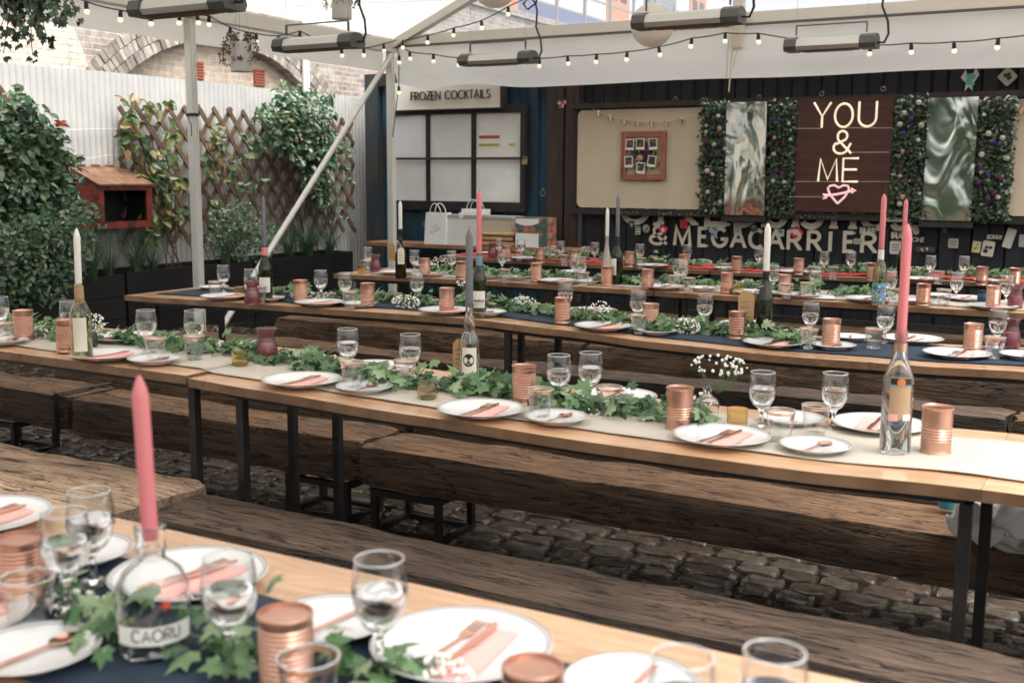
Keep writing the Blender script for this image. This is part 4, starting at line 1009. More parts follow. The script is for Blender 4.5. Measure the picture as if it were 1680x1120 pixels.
# foreground gin flask
P = onrow('A', 246, 866, .185); a = deg_at(P)
def ginlab(L, R, z0, z1, a0, a1):
    g = MB(); cyl_text(g, 'CAORU', R, z0+.0065, rad((a0+a1)/2+2), .017, .0028, .066); g.build('label_lettering', INKG, L)
    g = MB(); on_cyl(g, [(-.045+.006*i, -.006) for i in range(16)], .003, R, z0, rad((a0+a1)/2)); g.build('black_stripe', INK, L)
    g = MB(); ac = rad((a0+a1)/2+18); vs = [((R+.002)*cos(ac), (R+.002)*sin(ac), z1+.030)]; n = 10
    for i in range(n): t = 2*pi*i/n; k = .009 if i % 2 else .004; an = ac+k*cos(t)/R; vs.append(((R+.002)*cos(an), (R+.002)*sin(an), z1+.030+k*sin(t)))
    g.add(vs, [(0, 1+i, 1+(i+1) % n) for i in range(n)]); g.build('red_star', M('star_red', (.6, .06, .03), .6), L)
prof = [(.0001, .004), (.03, .004), (.044, 0), (.050, .008), (.052, .03), (.053, .075), (.050, .10), (.040, .12), (.026, .132), (.0195, .138), (.0185, .150), (.0215, .152), (.0215, .176), (.0225, .178), (.0225, .184), (.020, .185)]
T, top = bottle('A', 246, 868, .185, .053, GLASS, 'stout clear gin bottle with white band label in the blurred foreground', prof, lab=(.028, .055, a-62, a+62, LABELW, ginlab))
candle(top+Vector((0, 0, -.02)), .235, WAXP, 'pink taper candle in the stout clear bottle, closest to the camera', r=.0115, lean=(0, -.035))
# navy runner table bottles
T, top = bottle('C', 434, 405, .295, .0365, GREENGL, 'green wine bottle with white label and grey candle near the marquee brace', lab=(.05, .13, deg_at(onrow('C', 434, 405, .29))-60, deg_at(onrow('C', 434, 405, .29))+40, LABELW, None), cap=(.245, .288, WAXP))
candle(top+Vector((0, 0, -.012)), .275, WAXG, 'grey taper candle beside the diagonal marquee brace', r=.0105)
P = onrow('C', 786, 418, .295)
T, top = bottle('C', 786, 418, .295, .0365, GREENGL, 'green bottle with blue neck foil holding a pink candle', lab=(.04, .12, deg_at(P)-50, deg_at(P)+50, LABELW, None), cap=(.24, .288, M('blue_foil', (.16, .27, .32), .4)))
candle(top+Vector((0, 0, -.012)), .31, WAXP, 'pink taper candle in the blue foil bottle right of the grey one', r=.0125)
P = onrow('C', 1257, 446, .30)
T, top = bottle('C', 1257, 446, .30, .037, DARKGL, 'dark wine bottle with long kraft tag holding a white candle')
tagcard(T, .07, .15, (-.075, -.03, .06), .25)
g = MB(); g.tube([(-.07, -.03, .20), (-.035, -.03, .225), (0, -.016, .235), (.014, 0, .232)], .001, 5); g.build('string', WHITEP, T)
candle(top+Vector((0, 0, -.012)), .22, WAXW, 'white taper candle in the dark bottle with kraft tag', r=.014)
# table before the red one
T, top = bottle('D', 657, 392, .27, .037, DARKGL, 'dark bottle with kraft tag and white candle beside the far marquee post')
tagcard(T, .055, .12, (-.04, -.05, .12), .2); tagcard(T, .045, .11, (.035, -.045, .10), .7, 'white_tag', LABELC)
g = MB(); g.tube([(-.04, -.05, .235), (0, -.02, .25), (.035, -.045, .212)], .001, 5); g.build('string', WHITEP, T)
g = MB(); g.lathe([(.0001, 0), (.016, 0), (.02, .004), (.007, .012), (.006, .03), (.014, .05), (.014, .06), (.0001, .06)], 16)
o = g.build('candle_stand', STEEL); o.location = top+Vector((0, 0, .0005)); tag(o, 'little black candle stand on top of the tagged dark bottle', 'candle stand')
candle(top+Vector((0, 0, .0585)), .19, WAXW, 'white taper candle beside the white framed kiosk window', r=.013)
P = onrow('D', 1013, 389, .30)
T, top = bottle('D', 1013, 389, .305, .0375, GREENGL, 'green wine bottle with white label holding a grey candle before the dark wall', lab=(.06, .165, deg_at(P)-75, deg_at(P)-5, LABELW, None), cap=(.24, .30, INK))
candle(top+Vector((0, 0, -.012)), .275, WAXG, 'grey taper candle in front of the dark container wall', r=.0125)
P = onrow('D', 1446, 408, .31)
def artlab(L, R, z0, z1, a0, a1):
    cs = [(.55, .05, .05), (.05, .2, .4), (.7, .55, .1), (.02, .02, .02), (.75, .75, .7), (.1, .35, .2)]
    for i, c in enumerate(cs):
        g = MB(); r2 = random.Random(i+5)
        for k in range(5):
            ac = rad(a0+(a1-a0)*r2.uniform(.1, .9)); zc = z0+(z1-z0)*r2.uniform(.12, .88); n = r2.choice((3, 4, 6)); q = r2.uniform(.005, .010); t0 = r2.random()*6
            vs = [((R+.0012+.0002*(i*5+k))*cos(ac+q*cos(t0+2*pi*j/n)/R), (R+.0012+.0002*(i*5+k))*sin(ac+q*cos(t0+2*pi*j/n)/R), zc+q*sin(t0+2*pi*j/n)) for j in range(n)]
            g.add(vs, [tuple(range(n))])
        g.build('label_shapes', M('art_colour', c, .6), L, smooth=False)
T, top = bottle('D', 1446, 408, .31, .038, OLIVEGL, 'pale bottle with colourful shapes label holding a pink candle', lab=(.02, .12, deg_at(P)-65, deg_at(P)+65, M('art_label', (.15, .35, .5), .6), artlab), cap=(.245, .30, LABELW))
candle(top+Vector((0, 0, -.012)), .30, WAXP, 'pink taper candle in the colourful label bottle', r=.015)
# red runner table
prof = [(.0001, .002), (.02, .002), (.036, 0), (.04, .006), (.036, .04), (.026, .10), (.018, .15), (.0135, .19), (.0125, .235), (.015, .24), (.015, .25)]
T, top = bottle('E', 996, 388, .25, .04, M('milky_glass', (.6, .52, .45), .25, trans=.35), 'milky bell shaped carafe with white candle on the rearmost table', prof)
candle(top+Vector((0, 0, -.012)), .225, WAXW, 'white taper candle left of the grey one, on the rearmost table', r=.0135)
T, top = bottle('E', 1483, 393, .30, .037, GREENGL, 'green bottle on the rearmost table behind the big pink candle')
candle(top+Vector((0, 0, -.012)), .27, WAXP, 'pink taper candle partly hidden behind the big pink candle', r=.0145)

# ---------------------------------------------------------------- kiosk window, sign and counter
def local(g, o0):
    for i, v in enumerate(g.v): g.v[i] = (v[0]-o0[0], v[1]-o0[1], v[2]-o0[2])
    return g
MILK = M('milky_shutter_panel', (.70, .70, .67), .3, col2=(.86, .86, .84), scale=1.6, rand=False)
o0 = (-6.54, YC-.03, 1.17)
kw = thing('kiosk_window', 'black framed six pane serving window with milky white panes', 'window', o0)
X0, X1, Z0, Z1 = -7.46, -5.655, 1.135, 2.15
g = MB()
g.box((X0, YC-.10, Z0-.07), (X1, YC-.012, Z0+.03)); g.box((X0, YC-.10, Z1-.03), (X1, YC-.012, Z1+.05)); g.box((X0, YC-.10, Z0+.031), (X0+.05, YC-.012, Z1-.031)); g.box((X1-.06, YC-.10, Z0+.031), (X1, YC-.012, Z1-.031))
local(g, o0).build('frame', BLKW, kw, smooth=False)
cols = [(-7.408, -6.93), (-6.885, -6.335), (-6.285, -5.718)]
for a, b in zip(cols, cols[1:]):
    g = MB(); g.box((a[1], YC-.085, Z0+.031), (b[0], YC-.03, Z1-.031)); local(g, o0).build('mullion', BLKW, kw, smooth=False)
for a, b in cols:
    for z0, z1 in ((Z0+.032, 1.625), (1.650, Z1-.032)):
        g = MB(); g.box((a+.001, YC-.06, z0), (b-.001, YC-.045, z1)); pn = local(g, o0).build('pane', MILK, kw, smooth=False)
g = MB(); g.box((X0-.02, YC-.135, 1.622), (X1+.06, YC-.105, 1.648)); local(g, o0).build('security_bar', BROWNST, kw, smooth=False)
g = MB(); g.box((X1-.0, YC-.165, 1.57), (X1+.055, YC-.137, 1.62)); g.tube([(X1+.012, YC-.15, 1.62), (X1+.012, YC-.15, 1.655), (X1+.043, YC-.15, 1.655), (X1+.043, YC-.15, 1.62)], .005, 6)
tag(local(g, (X1, YC-.15, 1.6)).build('padlock', M('brass', (.45, .33, .16), .35, .8)), 'brass padlock on the right end of the kiosk window bar', 'padlock').location = (X1, YC-.15, 1.6)
# price strips taped on the upper right pane
for nm, x0, x1, z0, z1, mt_, tx, lb in (('red_strip', -6.25, -5.99, 1.848, 1.882, M('red_tape', (.62, .10, .07), .7), 'FROZEN COCKTAILS', 'small red paper strip on the kiosk window'),
                              ('yellow_strip', -6.25, -5.99, 1.765, 1.797, M('yellow_tape', (.60, .55, .08), .7), 'FROZEN MARGARITA', 'longer yellow paper strip on the kiosk window'),
                              ('price_strip', -5.87, -5.80, 1.768, 1.797, M('yellow_tape_b', (.60, .55, .08), .7), '0', 'tiny yellow price strip on the kiosk window')):
    c = ((x0+x1)/2, YC-.062, z0); g = MB(); g.box((x0, YC-.0625, z0), (x1, YC-.0605, z1)); o = local(g, c).build(nm if nm != 'price_strip' else 'yellow_strip', mt_, smooth=False); o.location = c; tag(o, lb, 'paper strip')
    g = MB(); text(g, tx, (x0+.01, YC-.0628, z0+.009), (1, 0, 0), (0, 0, 1), .015, .16, .0004, fit=(x1-x0-.02) if len(tx) > 1 else None); local(g, c).build('lettering', INKG, o, smooth=False)
# sign
sx0, sx1 = -7.28, -5.92; sy = YC-.17
c = ((sx0+sx1)/2, sy+.06, 2.17)
sg = thing('shop_sign', 'cream box sign reading FROZEN COCKTAILS above the kiosk window', 'sign', c)
SIGNC = M('cream_sign_face', (.74, .70, .61), .5, col2=(.80, .76, .68), scale=3)
g = MB(); g.box((sx0, sy, 2.17), (sx1, sy+.14, 2.47)); local(g, c).build('sign_box', SIGNC, sg, smooth=False)
g = MB(); fr = .012
g.box((sx0-fr, sy-.006, 2.17-fr), (sx1+fr, sy+.15, 2.1695)); g.box((sx0-fr, sy-.006, 2.1705), (sx0-.0005, sy+.15, 2.48)); g.box((sx1+.0005, sy-.006, 2.1705), (sx1+fr, sy+.15, 2.48)); local(g, c).build('sign_frame', BLKW, sg, smooth=False)
g = MB(); text(g, 'FROZEN COCKTAILS', (-7.06, sy-.004, 2.272), (1, 0, 0), (0, 0, 1), .088, .105, .012, fit=1.02); local(g, c).build('lettering', M('dark_bronze', (.035, .015, .012), .4, .3), sg, smooth=False)
# bracket arm/hood over the window
# counter
CTR = M('worn_counter_wood', (.20, .11, .06), .45, col2=(.34, .20, .11), scale=3, stretch=(1, 8, 1), bmp=.1)
ct = thing('counter_shelf', 'worn wooden counter shelf under the kiosk window carrying bags and boxes', 'counter', (-6.2, 10.15, 0))
g = MB(); g.prism([(-7.45, 9.95), (-5.3, 9.95), (-4.85, 10.20), (-4.85, 10.40), (-7.45, 10.40)], (6.2, -10.15, .672), (1, 0, 0), (0, 1, 0), .04); g.build('shelf_board', CTR, ct, smooth=False)
for x in (-7.2, -6.1, -5.2):
    g = MB(); g.box((x+6.2-.03, .0, .0), (x+6.2+.03, .06, .671)); g.build('leg', BLKW, ct, smooth=False)
ZC = .7125
def cbox(name, label, cat, x0, x1, y0, y1, z0, z1, mat):
    c = ((x0+x1)/2, (y0+y1)/2, z0); g = MB(); g.box((x0, y0, z0), (x1, y1, z1)); o = local(g, c).build(name, mat, smooth=False); o.location = c; return tag(o, label, cat), c
CARD = M('white_cardboard', (.70, .69, .66), .6); CARDG = M('grey_lid_card', (.36, .35, .35), .6); CARDB = M('buff_cardboard', (.50, .43, .34), .7)
b1, c = cbox('gift_box', 'white cardboard carton with grey lid standing on the counter', 'box', -6.44, -6.00, 10.02, 10.22, ZC, 1.0, CARD)
g = MB(); g.box((-6.45, 10.012, 1.001), (-5.99, 10.235, 1.035)); local(g, c).build('lid', CARDG, b1, smooth=False)
g = MB(); g.box((-6.24, 10.008, 1.0), (-6.19, 10.0115, 1.06)); local(g, c).build('tape_tab', WHITEP, b1, smooth=False)
b2, c = cbox('gift_box', 'buff cardboard carton behind the white one on the counter', 'box', -5.985, -5.63, 10.06, 10.3, ZC, .995, CARDB)
g = MB(); g.box((-5.983, 10.052, .996), (-5.622, 10.31, 1.028)); local(g, c).build('lid', CARDG, b2, smooth=False)
def bag(x, y, w, h, d, label, script=False):
    T = thing('paper_gift_bag', label, 'gift bag', (x, y, ZC), 0, 'white paper gift bags')
    g = MB(); g.add([(-w/2, -d/2, 0), (w/2, -d/2, 0), (w/2, d/2, 0), (-w/2, d/2, 0), (-w/2+.02, -d/2+.01, h), (w/2, -d/2+.01, h), (w/2, d/2-.01, h), (-w/2+.02, d/2-.01, h)], [(0, 3, 2, 1), (0, 1, 5, 4), (1, 2, 6, 5), (2, 3, 7, 6), (3, 0, 4, 7)]); g.build('bag_body', WHITEP, T, smooth=False)
    for yy in (-d/2+.005, d/2-.015):
        g = MB(); g.tube([(w*.26*cos(a)*1.0+.01, yy-.02*sin(a), h-.03+.13*sin(a)) for a in [pi*i/10 for i in range(11)]], .005, 6); g.build('handle', WHITEP, T)
    if script:
        g = MB(); pts = [(-.06+.012*i+.004*sin(i*2.2), .12+.02*sin(i*1.9)+.006*i) for i in range(12)]
        ribbon(g, pts, .0035, (0, -d/2-.001, 0), (1, 0, 0), (0, .03, .99), .0005, 0); ribbon(g, [(a, b+.05) for a, b in pts[2:9]], .003, (0, -d/2-.001, 0), (1, 0, 0), (0, .03, .99), .0005, .001); g.build('script_writing', INK, T, smooth=False)
bag(-6.53, 10.04, .28, .34, .12, 'white paper gift bag with black script writing on the counter', True); bag(-6.22, 10.31, .34, .38, .10, 'white paper gift bag behind the white carton')
tag_, c = cbox('copper_card', 'copper coloured card leaning behind the white gift bags', 'card', -6.86, -6.66, 10.36, 10.37, ZC+.001, .86, COPPER); tag_.rotation_euler = (0, rad(-38), 0); tag_.location = (-6.78, 10.36, .86)
for k, (a, b, h, lb) in enumerate(((-5.985, -5.56, .055, 'bottom'), (-5.97, -5.58, .05, 'middle'), (-5.96, -5.565, .045, 'top'))):
    z = ZC+[0, .056, .107][k]; g = MB()
    def pf(u, v, a=a, b=b, h=h): 
        t = 2*pi*v; return (a+(b-a)*u-(-5.77), .10*cos(t)*(1 if abs(cos(t)) < .9 else .96), h/2+h/2*math.copysign(abs(sin(t))**.5, sin(t))+.002*sin(u*20+k))
    g.grid(pf, 14, 20); g.prism([(.10*cos(2*pi*i/20), h/2+h/2*math.copysign(abs(sin(2*pi*i/20))**.5, sin(2*pi*i/20))) for i in range(20)], (a+5.77, 0, 0), (0, 1, 0), (0, 0, 1), .001)
    g.prism([(.10*cos(2*pi*i/20), h/2+h/2*math.copysign(abs(sin(2*pi*i/20))**.5, sin(2*pi*i/20))) for i in range(20)], (b+5.77, 0, 0), (0, 1, 0), (0, 0, 1), .001)
    o = g.build('kraft_parcel', TAN if k else M('kraft_paper_wrap', (.46, .28, .14), .75)); o.location = (-5.77, 10.10, z); tag(o, f'flat brown kraft paper parcel, {lb} of its stack on the counter', 'parcel', 'kraft parcels stacked on the counter')
mt, t, p = base('floral_print'); v = coords(t, (1, 1, 1), rand=False); vo = t.nodes.new('ShaderNodeTexVoronoi'); vo.inputs['Scale'].default_value = 11; t.links.new(v, vo.inputs['Vector'])
cc = ramp(t, vo.outputs['Distance'], [(0, (.75, .35, .22)), (.30, (.55, .09, .06)), (.42, (.5, .12, .08)), (.46, (.06, .11, .10)), (1, (.05, .09, .085))]); cc = mixc(t, ramp(t, noise_n(t, v, 30, 3), [(.5, (0, 0, 0)), (.62, (.6, .6, .6))]), cc, (.16, .22, .14)); t.links.new(cc, p.inputs['Base Color']); p.inputs['Roughness'].default_value = .5; FLOR = mt
for z0, z1, lb, cap in ((ZC, .865, 'lower floral gift box with white front on the counter', 1.0), (.868, 1.025, 'upper floral gift box with curved white flap on the counter', .5)):
    o, c = cbox('floral_box', lb, 'gift box', -5.545, -5.18, 10.0, 10.22, z0, z1, FLOR); o['group'] = 'two floral boxes stacked on the counter'
    g = MB(); 
    if cap == 1.0: g.box((-5.54, 9.996, z0+.008), (-5.27, 9.999, z1-.002))
    else: g.prism([(-5.54, z1-.012)]+[(-5.54+.27*i/10, z1-.055-.03*sin(pi*i/10)) for i in range(11)]+[(-5.27, z1-.012)], (0, 9.999, 0), (1, 0, 0), (0, 0, 1), .003)
    local(g, c).build('white_flap', WHITEP, o, smooth=False)
g = MB(); g.tube([(.03*cos(a), 0, .03*sin(a)) for a in [2*pi*i/14 for i in range(14)]], .005, 6, True); g.box((-.008, -.006, .028), (.012, .012, .05)); o = g.build('pull_ring', M('brass_ring', (.5, .42, .28), .35, .8)); o.location = (-5.48, YC-.02, 1.27); tag(o, 'small brass pull ring on the blue container door', 'ring')

# ---------------------------------------------------------------- things on the dark container wall
YF = YC-.02
CREAMB = M('cream_board', (.56, .48, .35), .6, col2=(.62, .53, .39), scale=3, bmp=.08)
def bolt(x0, x1, label, r=.06):
    c = ((x0+x1)/2, YF-.05, 1.13); T = thing('cream_panel', label, 'panel', c, 0, 'cream panels along the dark container'); pts = []
    for cx, cz, a in ((x1-r, 1.13+r, -90), (x1-r, 2.12-r, 0), (x0+r, 2.12-r, 90), (x0+r, 1.13+r, 180)): pts += [(cx+r*cos(rad(a+15*i)), cz+r*sin(rad(a+15*i))) for i in range(7)]
    g = MB(); g.prism(pts, (0, YF-.05, 0), (1, 0, 0), (0, 0, 1), .012); local(g, c).build('board', CREAMB, T, smooth=False)
    g = MB(); f = .035
    for a, b in (((x0-f, YF-.07, 1.13), (x0-.002, YF-.03, 2.12)), ((x1+.002, YF-.07, 1.13), (x1+f, YF-.03, 2.12))): g.box(a, b)
    local(g, c).build('side_frame', BLKW, T, smooth=False)
    return T
cp1 = bolt(-5.045, -3.55, 'large blank cream panel with rounded corners holding the photo frame')
bolt(-2.85, -1.62, 'cream panel mostly hidden behind the neon sign'); bolt(-.92, .6, 'cream panel cut off by the right edge of the photo')
for z0, z1, lb in ((1.06, 1.118, 'black timber rail with chalk scribbles below the cream panels'), (2.135, 2.19, 'black timber rail above the cream panels')):
    c = (-2.2, YF-.07, z0); g = MB(); g.box((-5.10, YF-.10, z0), (1.2, YF-.0, z1)); T = local(g, c).build('timber_rail', BROWNST if z0 > 2 else BLKW, smooth=False); T.location = c; tag(T, lb, 'rail')
    if z0 < 2:
        g = MB(); r2 = random.Random(3)
        for (a, b) in ((-4.62, -4.35), (-4.12, -3.62), (-3.55, -3.2), (-2.95, -2.35)):
            x = a
            while x < b:
                pts = [(x+r2.random()*.03, 1.068+r2.random()*.038) for _ in range(4)]
                ribbon(g, pts, .0035, (0, YF-.101, 0), (1, 0, 0), (0, 0, 1), .0004, r2.random()*.0005); x += .042
        local(g, c).build('chalk_scribble', M('chalk', (.38, .33, .24), .8), T, smooth=False)
PAINT = M('cream_wall_paint', (.60, .55, .44), .7, col2=(.52, .47, .37), scale=18)
# painted lettering (two rows), flat on the ribs
c = (-3.2, YC-.005, .7)
lt = thing('wall_lettering', 'large cream painted words ending & MEGACARRIER on the dark container', 'lettering', c)
g = MB()
lets = [('&', 1066, 1094), ('M', 1107, 1132), ('E', 1147, 1159), ('G', 1169, 1191), ('A', 1200, 1222), ('C', 1230, 1250), ('A', 1260, 1284), ('R', 1293, 1313), ('R', 1326, 1345), ('I', 1360, 1367), ('E', 1385, 1399), ('R', 1414, 1436)]
for ch, a, b in lets:
    yb = 399.5+(a-1066)/370*14.5; A = PY(a, yb, YC); B = PY(b, yb, YC); h = .172
    gw = GL[ch][0]
    text(g, ch, (A.x, YC-.003, A.z), (1, 0, 0), (0, 0, 1), h, .20 if ch != '&' else .17, .002, serif=True, fit=(B.x-A.x) if ch != 'I' else gw*h)
local(g, c).build('lower_word', PAINT, lt, smooth=False)
g = MB()
for ch, a, b in (('U', 1022, 1062), ('K', 1084, 1140), ('L', 1160, 1192), ('O', 1198, 1240), ('G', 1252, 1290), ('I', 1302, 1308), ('S', 1314, 1347), ('T', 1352, 1384), ('I', 1396, 1402), ('C', 1412, 1452), ('S', 1462, 1492), ('.', 1498, 1502)):
    yb = 364+(a-1022)/480*12; A = PY(a, yb, YC); B = PY(b, yb, YC)
    text(g, ch, (A.x, YC-.003, A.z), (1, 0, 0), (0, 0, 1), .36, .16, .002, serif=True, fit=(B.x-A.x) if ch not in 'I.' else GL[ch][0]*.36)
local(g, c).build('upper_word', PAINT, lt, smooth=False)
g = MB(); text(g, 'DONE', tuple(PY(1491, 396, YC-.004)), (1, 0, 0), (0, 0, 1), .036, .2, .001); local(g, c).build('small_word', PAINT, lt, smooth=False)
# stickers
def sticker(px, py, w, h, col, label, rot=0, art=None, shape=None, name='sticker', Yf=YC-.004):
    P = PY(px, py, Yf); o = thing(name, label, name.replace('_', ' '), P, 0, 'stickers on the dark container') if art else None
    if shape == 'round': pts = [(w/2*cos(2*pi*i/20), h/2*sin(2*pi*i/20)) for i in range(20)]
    elif shape == 'bird': pts = [(-.5*w, .1*h), (-.25*w, .45*h), (-.1*w, .12*h), (.1*w, .15*h), (.3*w, .5*h), (.5*w, .2*h), (.3*w, -.05*h), (.15*w, -.2*h), (.2*w, -.5*h), (-.02*w, -.3*h), (-.25*w, -.48*h), (-.2*w, -.15*h)]
    else:
        r = .12*min(w, h); pts = []
        for cx, cz, a in ((w/2-r, -h/2+r, -90), (w/2-r, h/2-r, 0), (-w/2+r, h/2-r, 90), (-w/2+r, -h/2+r, 180)): pts += [(cx+r*cos(rad(a+30*i)), cz+r*sin(rad(a+30*i))) for i in range(4)]
    g = MB(); g.prism(pts, (0, 0, 0), (cos(rot), 0, sin(rot)), (-sin(rot), 0, cos(rot)), .0012)
    m_ = M('sticker_'+label.split()[0], col, .5)
    if art:
        g.build('backing', m_, o, smooth=False)
        g = MB(); art(g, w, h, (cos(rot), 0, sin(rot)), (-sin(rot), 0, cos(rot)))
        g.build('print', art.mat, o, smooth=False)
    else:
        o = g.build(name, m_, smooth=False); o.location = P; tag(o, label, 'sticker', 'stickers on the dark container')
    return o
def blob(col, kind=0):
    mt_ = M('print', col, .5)
    def f(g, w, h, ex, ey):
        r2 = random.Random(int(w*1e4)+kind)
        if kind == 1: g.prism([(-.3*w, .1*h), (-.15*w, .3*h), (0, .15*h), (.15*w, .3*h), (.3*w, .1*h), (0, -.3*h)], (0, -.0016, 0), ex, ey, .0006)
        elif kind == 2:
            for k in range(3): ribbon(g, [(-w*.32, h*(.2-.2*k)), (w*.32, h*(.2-.2*k))], h*.08, (0, -.0016, 0), ex, ey, .0004, 0)
        else:
            for k in range(4):
                cx, cy = r2.uniform(-.2, .2)*w, r2.uniform(-.25, .25)*h; q = r2.uniform(.12, .22)*min(w, h); n = r2.choice((5, 6, 8)); g.prism([(cx+q*cos(2*pi*i/n+k), cy+q*sin(2*pi*i/n+k)) for i in range(n)], (0, -.0016-.0003*k, 0), ex, ey, .0002)
    f.mat = mt_; return f
def word(s, col):
    mt_ = M('print', col, .5)
    def f(g, w, h, ex, ey): text(g, s, tuple(Vector(ex)*(-w*.45)+Vector(ey)*(-h*.33)+Vector((0, -.0016, 0))), ex, ey, h*.66, .2, .0004, track=.12, fit=w*.9)
    f.mat = mt_; return f
W_, K_ = (.55, .52, .45), (.02, .02, .02)
sticker(1046, 378, .065, .085, W_, 'white square sticker with black letter left of the ampersand', .0, word('E', K_)); sticker(1060, 375, .075, .085, (.35, .4, .3), 'pale green flower shaped sticker near the ampersand', .2, blob((.1, .2, .1)), 'round')
sticker(1088, 376, .085, .075, (.62, .02, .06), 'tilted red sticker with pale mark touching the ampersand', -.5, blob((.7, .6, .55))); sticker(1079, 368, .095, .038, W_, 'small cream strip sticker above the ampersand'); sticker(1122, 367, .075, .09, (.62, .02, .06), 'upright red square sticker above the letter M', 0, blob((.35, .01, .03)))
sticker(1036, 369, .065, .08, (.03, .03, .03), 'dark triangular mark sticker at the start of the lettering', 0, blob((.4, .38, .33), 1)); sticker(1172, 380, .11, .16, (.45, .43, .40), 'blue and white bird shaped sticker on the letter G', .2, blob((.08, .28, .36)), 'bird'); sticker(1210, 376, .075, .12, W_, 'white rectangular sticker over the second letter A top', .08, blob((.2, .2, .2), 2))
sticker(1237, 374, .065, .075, (.06, .06, .06), 'dark grey diamond sticker above the letter C', .3, blob((.3, .28, .25))); sticker(1257, 370, .10, .04, W_, 'narrow cream strip sticker behind the white candle'); sticker(1281, 382, .065, .07, (.4, .45, .42), 'round green mark sticker above the letter A', 0, blob((.1, .2, .18)))
sticker(1307, 382, .10, .10, (.6, .03, .03), 'red diamond sticker with heart above the first letter R', pi/4, blob((.7, .5, .45), 1)); sticker(1408, 396, .085, .05, (.38, .40, .32), 'small pale green label on the last letter E', 0, blob((.1, .12, .1), 2))
sticker(1424, 378, .155, .08, (.01, .01, .01), 'black sticker with white condensed word BALANW, left one', .05, word('BALANW', W_)); sticker(1476, 386, .155, .08, (.012, .012, .012), 'black sticker with white condensed word BALANW beside the pink candles', .02, word('BALANW', W_))
sticker(1469, 406, .10, .12, W_, 'cream square paper sticker behind the big pink candle', 0, blob((.1, .1, .1), 2)); sticker(1465, 360.5, .17, .035, W_, 'cream strip sticker under the foliage right of the neon sign', .0, blob((.1, .1, .1), 2), Yf=YF-.104)
sticker(1503, 380, .055, .055, W_, 'little round cream sticker right of the pink candles', 0, None, 'round'); sticker(1564, 399, .085, .085, (.45, .42, .38), 'small grey square drawing sticker right of the word DONE', 0, blob((.15, .14, .13), 2)); sticker(1518, 409, .16, .05, (.06, .05, .045), 'dark strip sticker with small world map shape', 0, blob(W_))
sticker(1602, 405, .07, .10, (.55, .52, .30), 'yellow and white card sticker right of centre', -.1, blob((.35, .28, .02))); sticker(1621, 408, .10, .135, W_, 'white rounded sticker with black face like mark', -.12, blob(K_)); sticker(1632, 389, .13, .05, (.03, .03, .03), 'black banner sticker with white lettering marks', 0, word('BOTANY', W_))
sticker(1656, 391, .075, .17, W_, 'tall cream rounded sticker near the right edge', -.25); sticker(1679, 395, .07, .11, (.35, .35, .35), 'grey shield sticker at the right edge of the photo'); sticker(1550, 377, .05, .06, (.09, .08, .07), 'faint dark heart sticker under the right mirror', 0, blob((.3, .2, .15), 1)); sticker(1076, 412, .09, .06, (.02, .02, .02), 'white hand shaped doodle under the ampersand', 0, blob(W_))
sticker(1591, 131, .15, .20, (.5, .47, .45), 'bird shaped cut out sticker above the right mirror', 0, blob((.10, .35, .32)), 'bird'); sticker(1653, 126, .12, .12, (.30, .30, .26), 'grey diamond sticker at the upper right', pi/4, blob((.02, .02, .02)))
sticker(922, 171, .11, .09, (.55, .45, .42), 'red winged butterfly cut out on the brown post', 0, blob((.45, .06, .05)), 'bird', 'butterfly_sticker', YC-.07)
sticker(945, 181, .022, .09, (.6, .6, .58), 'small white hanging tag at the top left of the cream panel', 0); sticker(941, 355, .05, .05, (.5, .5, .48), 'white torn paper scrap low beside the brown post', .5)
for px, py, lb in ((1108, 163, 'dull metal ring on the dark wall above the cream panel'), (1348, 154, 'metal ring on the dark wall above the neon sign'), (1245, 160, 'bright metal ring above the left mirror'), (1153, 165, 'small bright screw eye above the left foliage strip'), (1449, 146, 'small screw eye above the neon sign right corner')):
    P = PY(px, py, YC-.01); g = MB(); g.tube([(.02*cos(a), 0, .02*sin(a)) for a in [2*pi*i/12 for i in range(12)]], .0045, 5, True); o = g.build('wall_ring', M('tarnished_metal', (.3, .28, .25), .4, .7)); o.location = P; tag(o, lb, 'ring', 'metal rings on the dark wall')
# photo frame with instant pictures
P0 = PY(1019, 293.5, YF-.09); P1 = PY(1093, 215.5, YF-.09); x0, x1, z0, z1 = P0.x, P1.x, P0.z-.005, P1.z
c = ((x0+x1)/2, YF-.09, z0); T = thing('photo_frame', 'copper picture frame with seven small instant photos pinned inside', 'picture frame', c)
g = MB(); f = .052; g.box((x0, YF-.10, z0), (x1, YF-.066, z0+f)); g.box((x0, YF-.10, z1-f), (x1, YF-.066, z1)); g.box((x0, YF-.10, z0+f+.0005), (x0+f, YF-.066, z1-f-.0005)); g.box((x1-f, YF-.10, z0+f+.0005), (x1, YF-.066, z1-f-.0005)); e = .018
g.box((x0-.004, YF-.112, z0-.004), (x1+.004, YF-.1005, z0+e)); g.box((x0-.004, YF-.112, z1-e), (x1+.004, YF-.1005, z1+.004)); g.box((x0-.004, YF-.112, z0+e+.0005), (x0+e, YF-.1005, z1-e-.0005)); g.box((x1-e, YF-.112, z0+e+.0005), (x1+.004, YF-.1005, z1-e-.0005))
local(g, c).build('frame', M('copper_moulding', (.42, .17, .11), .4, .5, col2=(.3, .12, .08), scale=12), T, smooth=False)
g = MB(); g.box((x0+f, YF-.075, z0+f), (x1-f, YF-.067, z1-f)); local(g, c).build('backing_board', M('scored_cream_board', (.42, .34, .22), .7, bmp=.3), T, smooth=False)
g = MB(); r2 = random.Random(9); w_, h_ = x1-x0, z1-z0
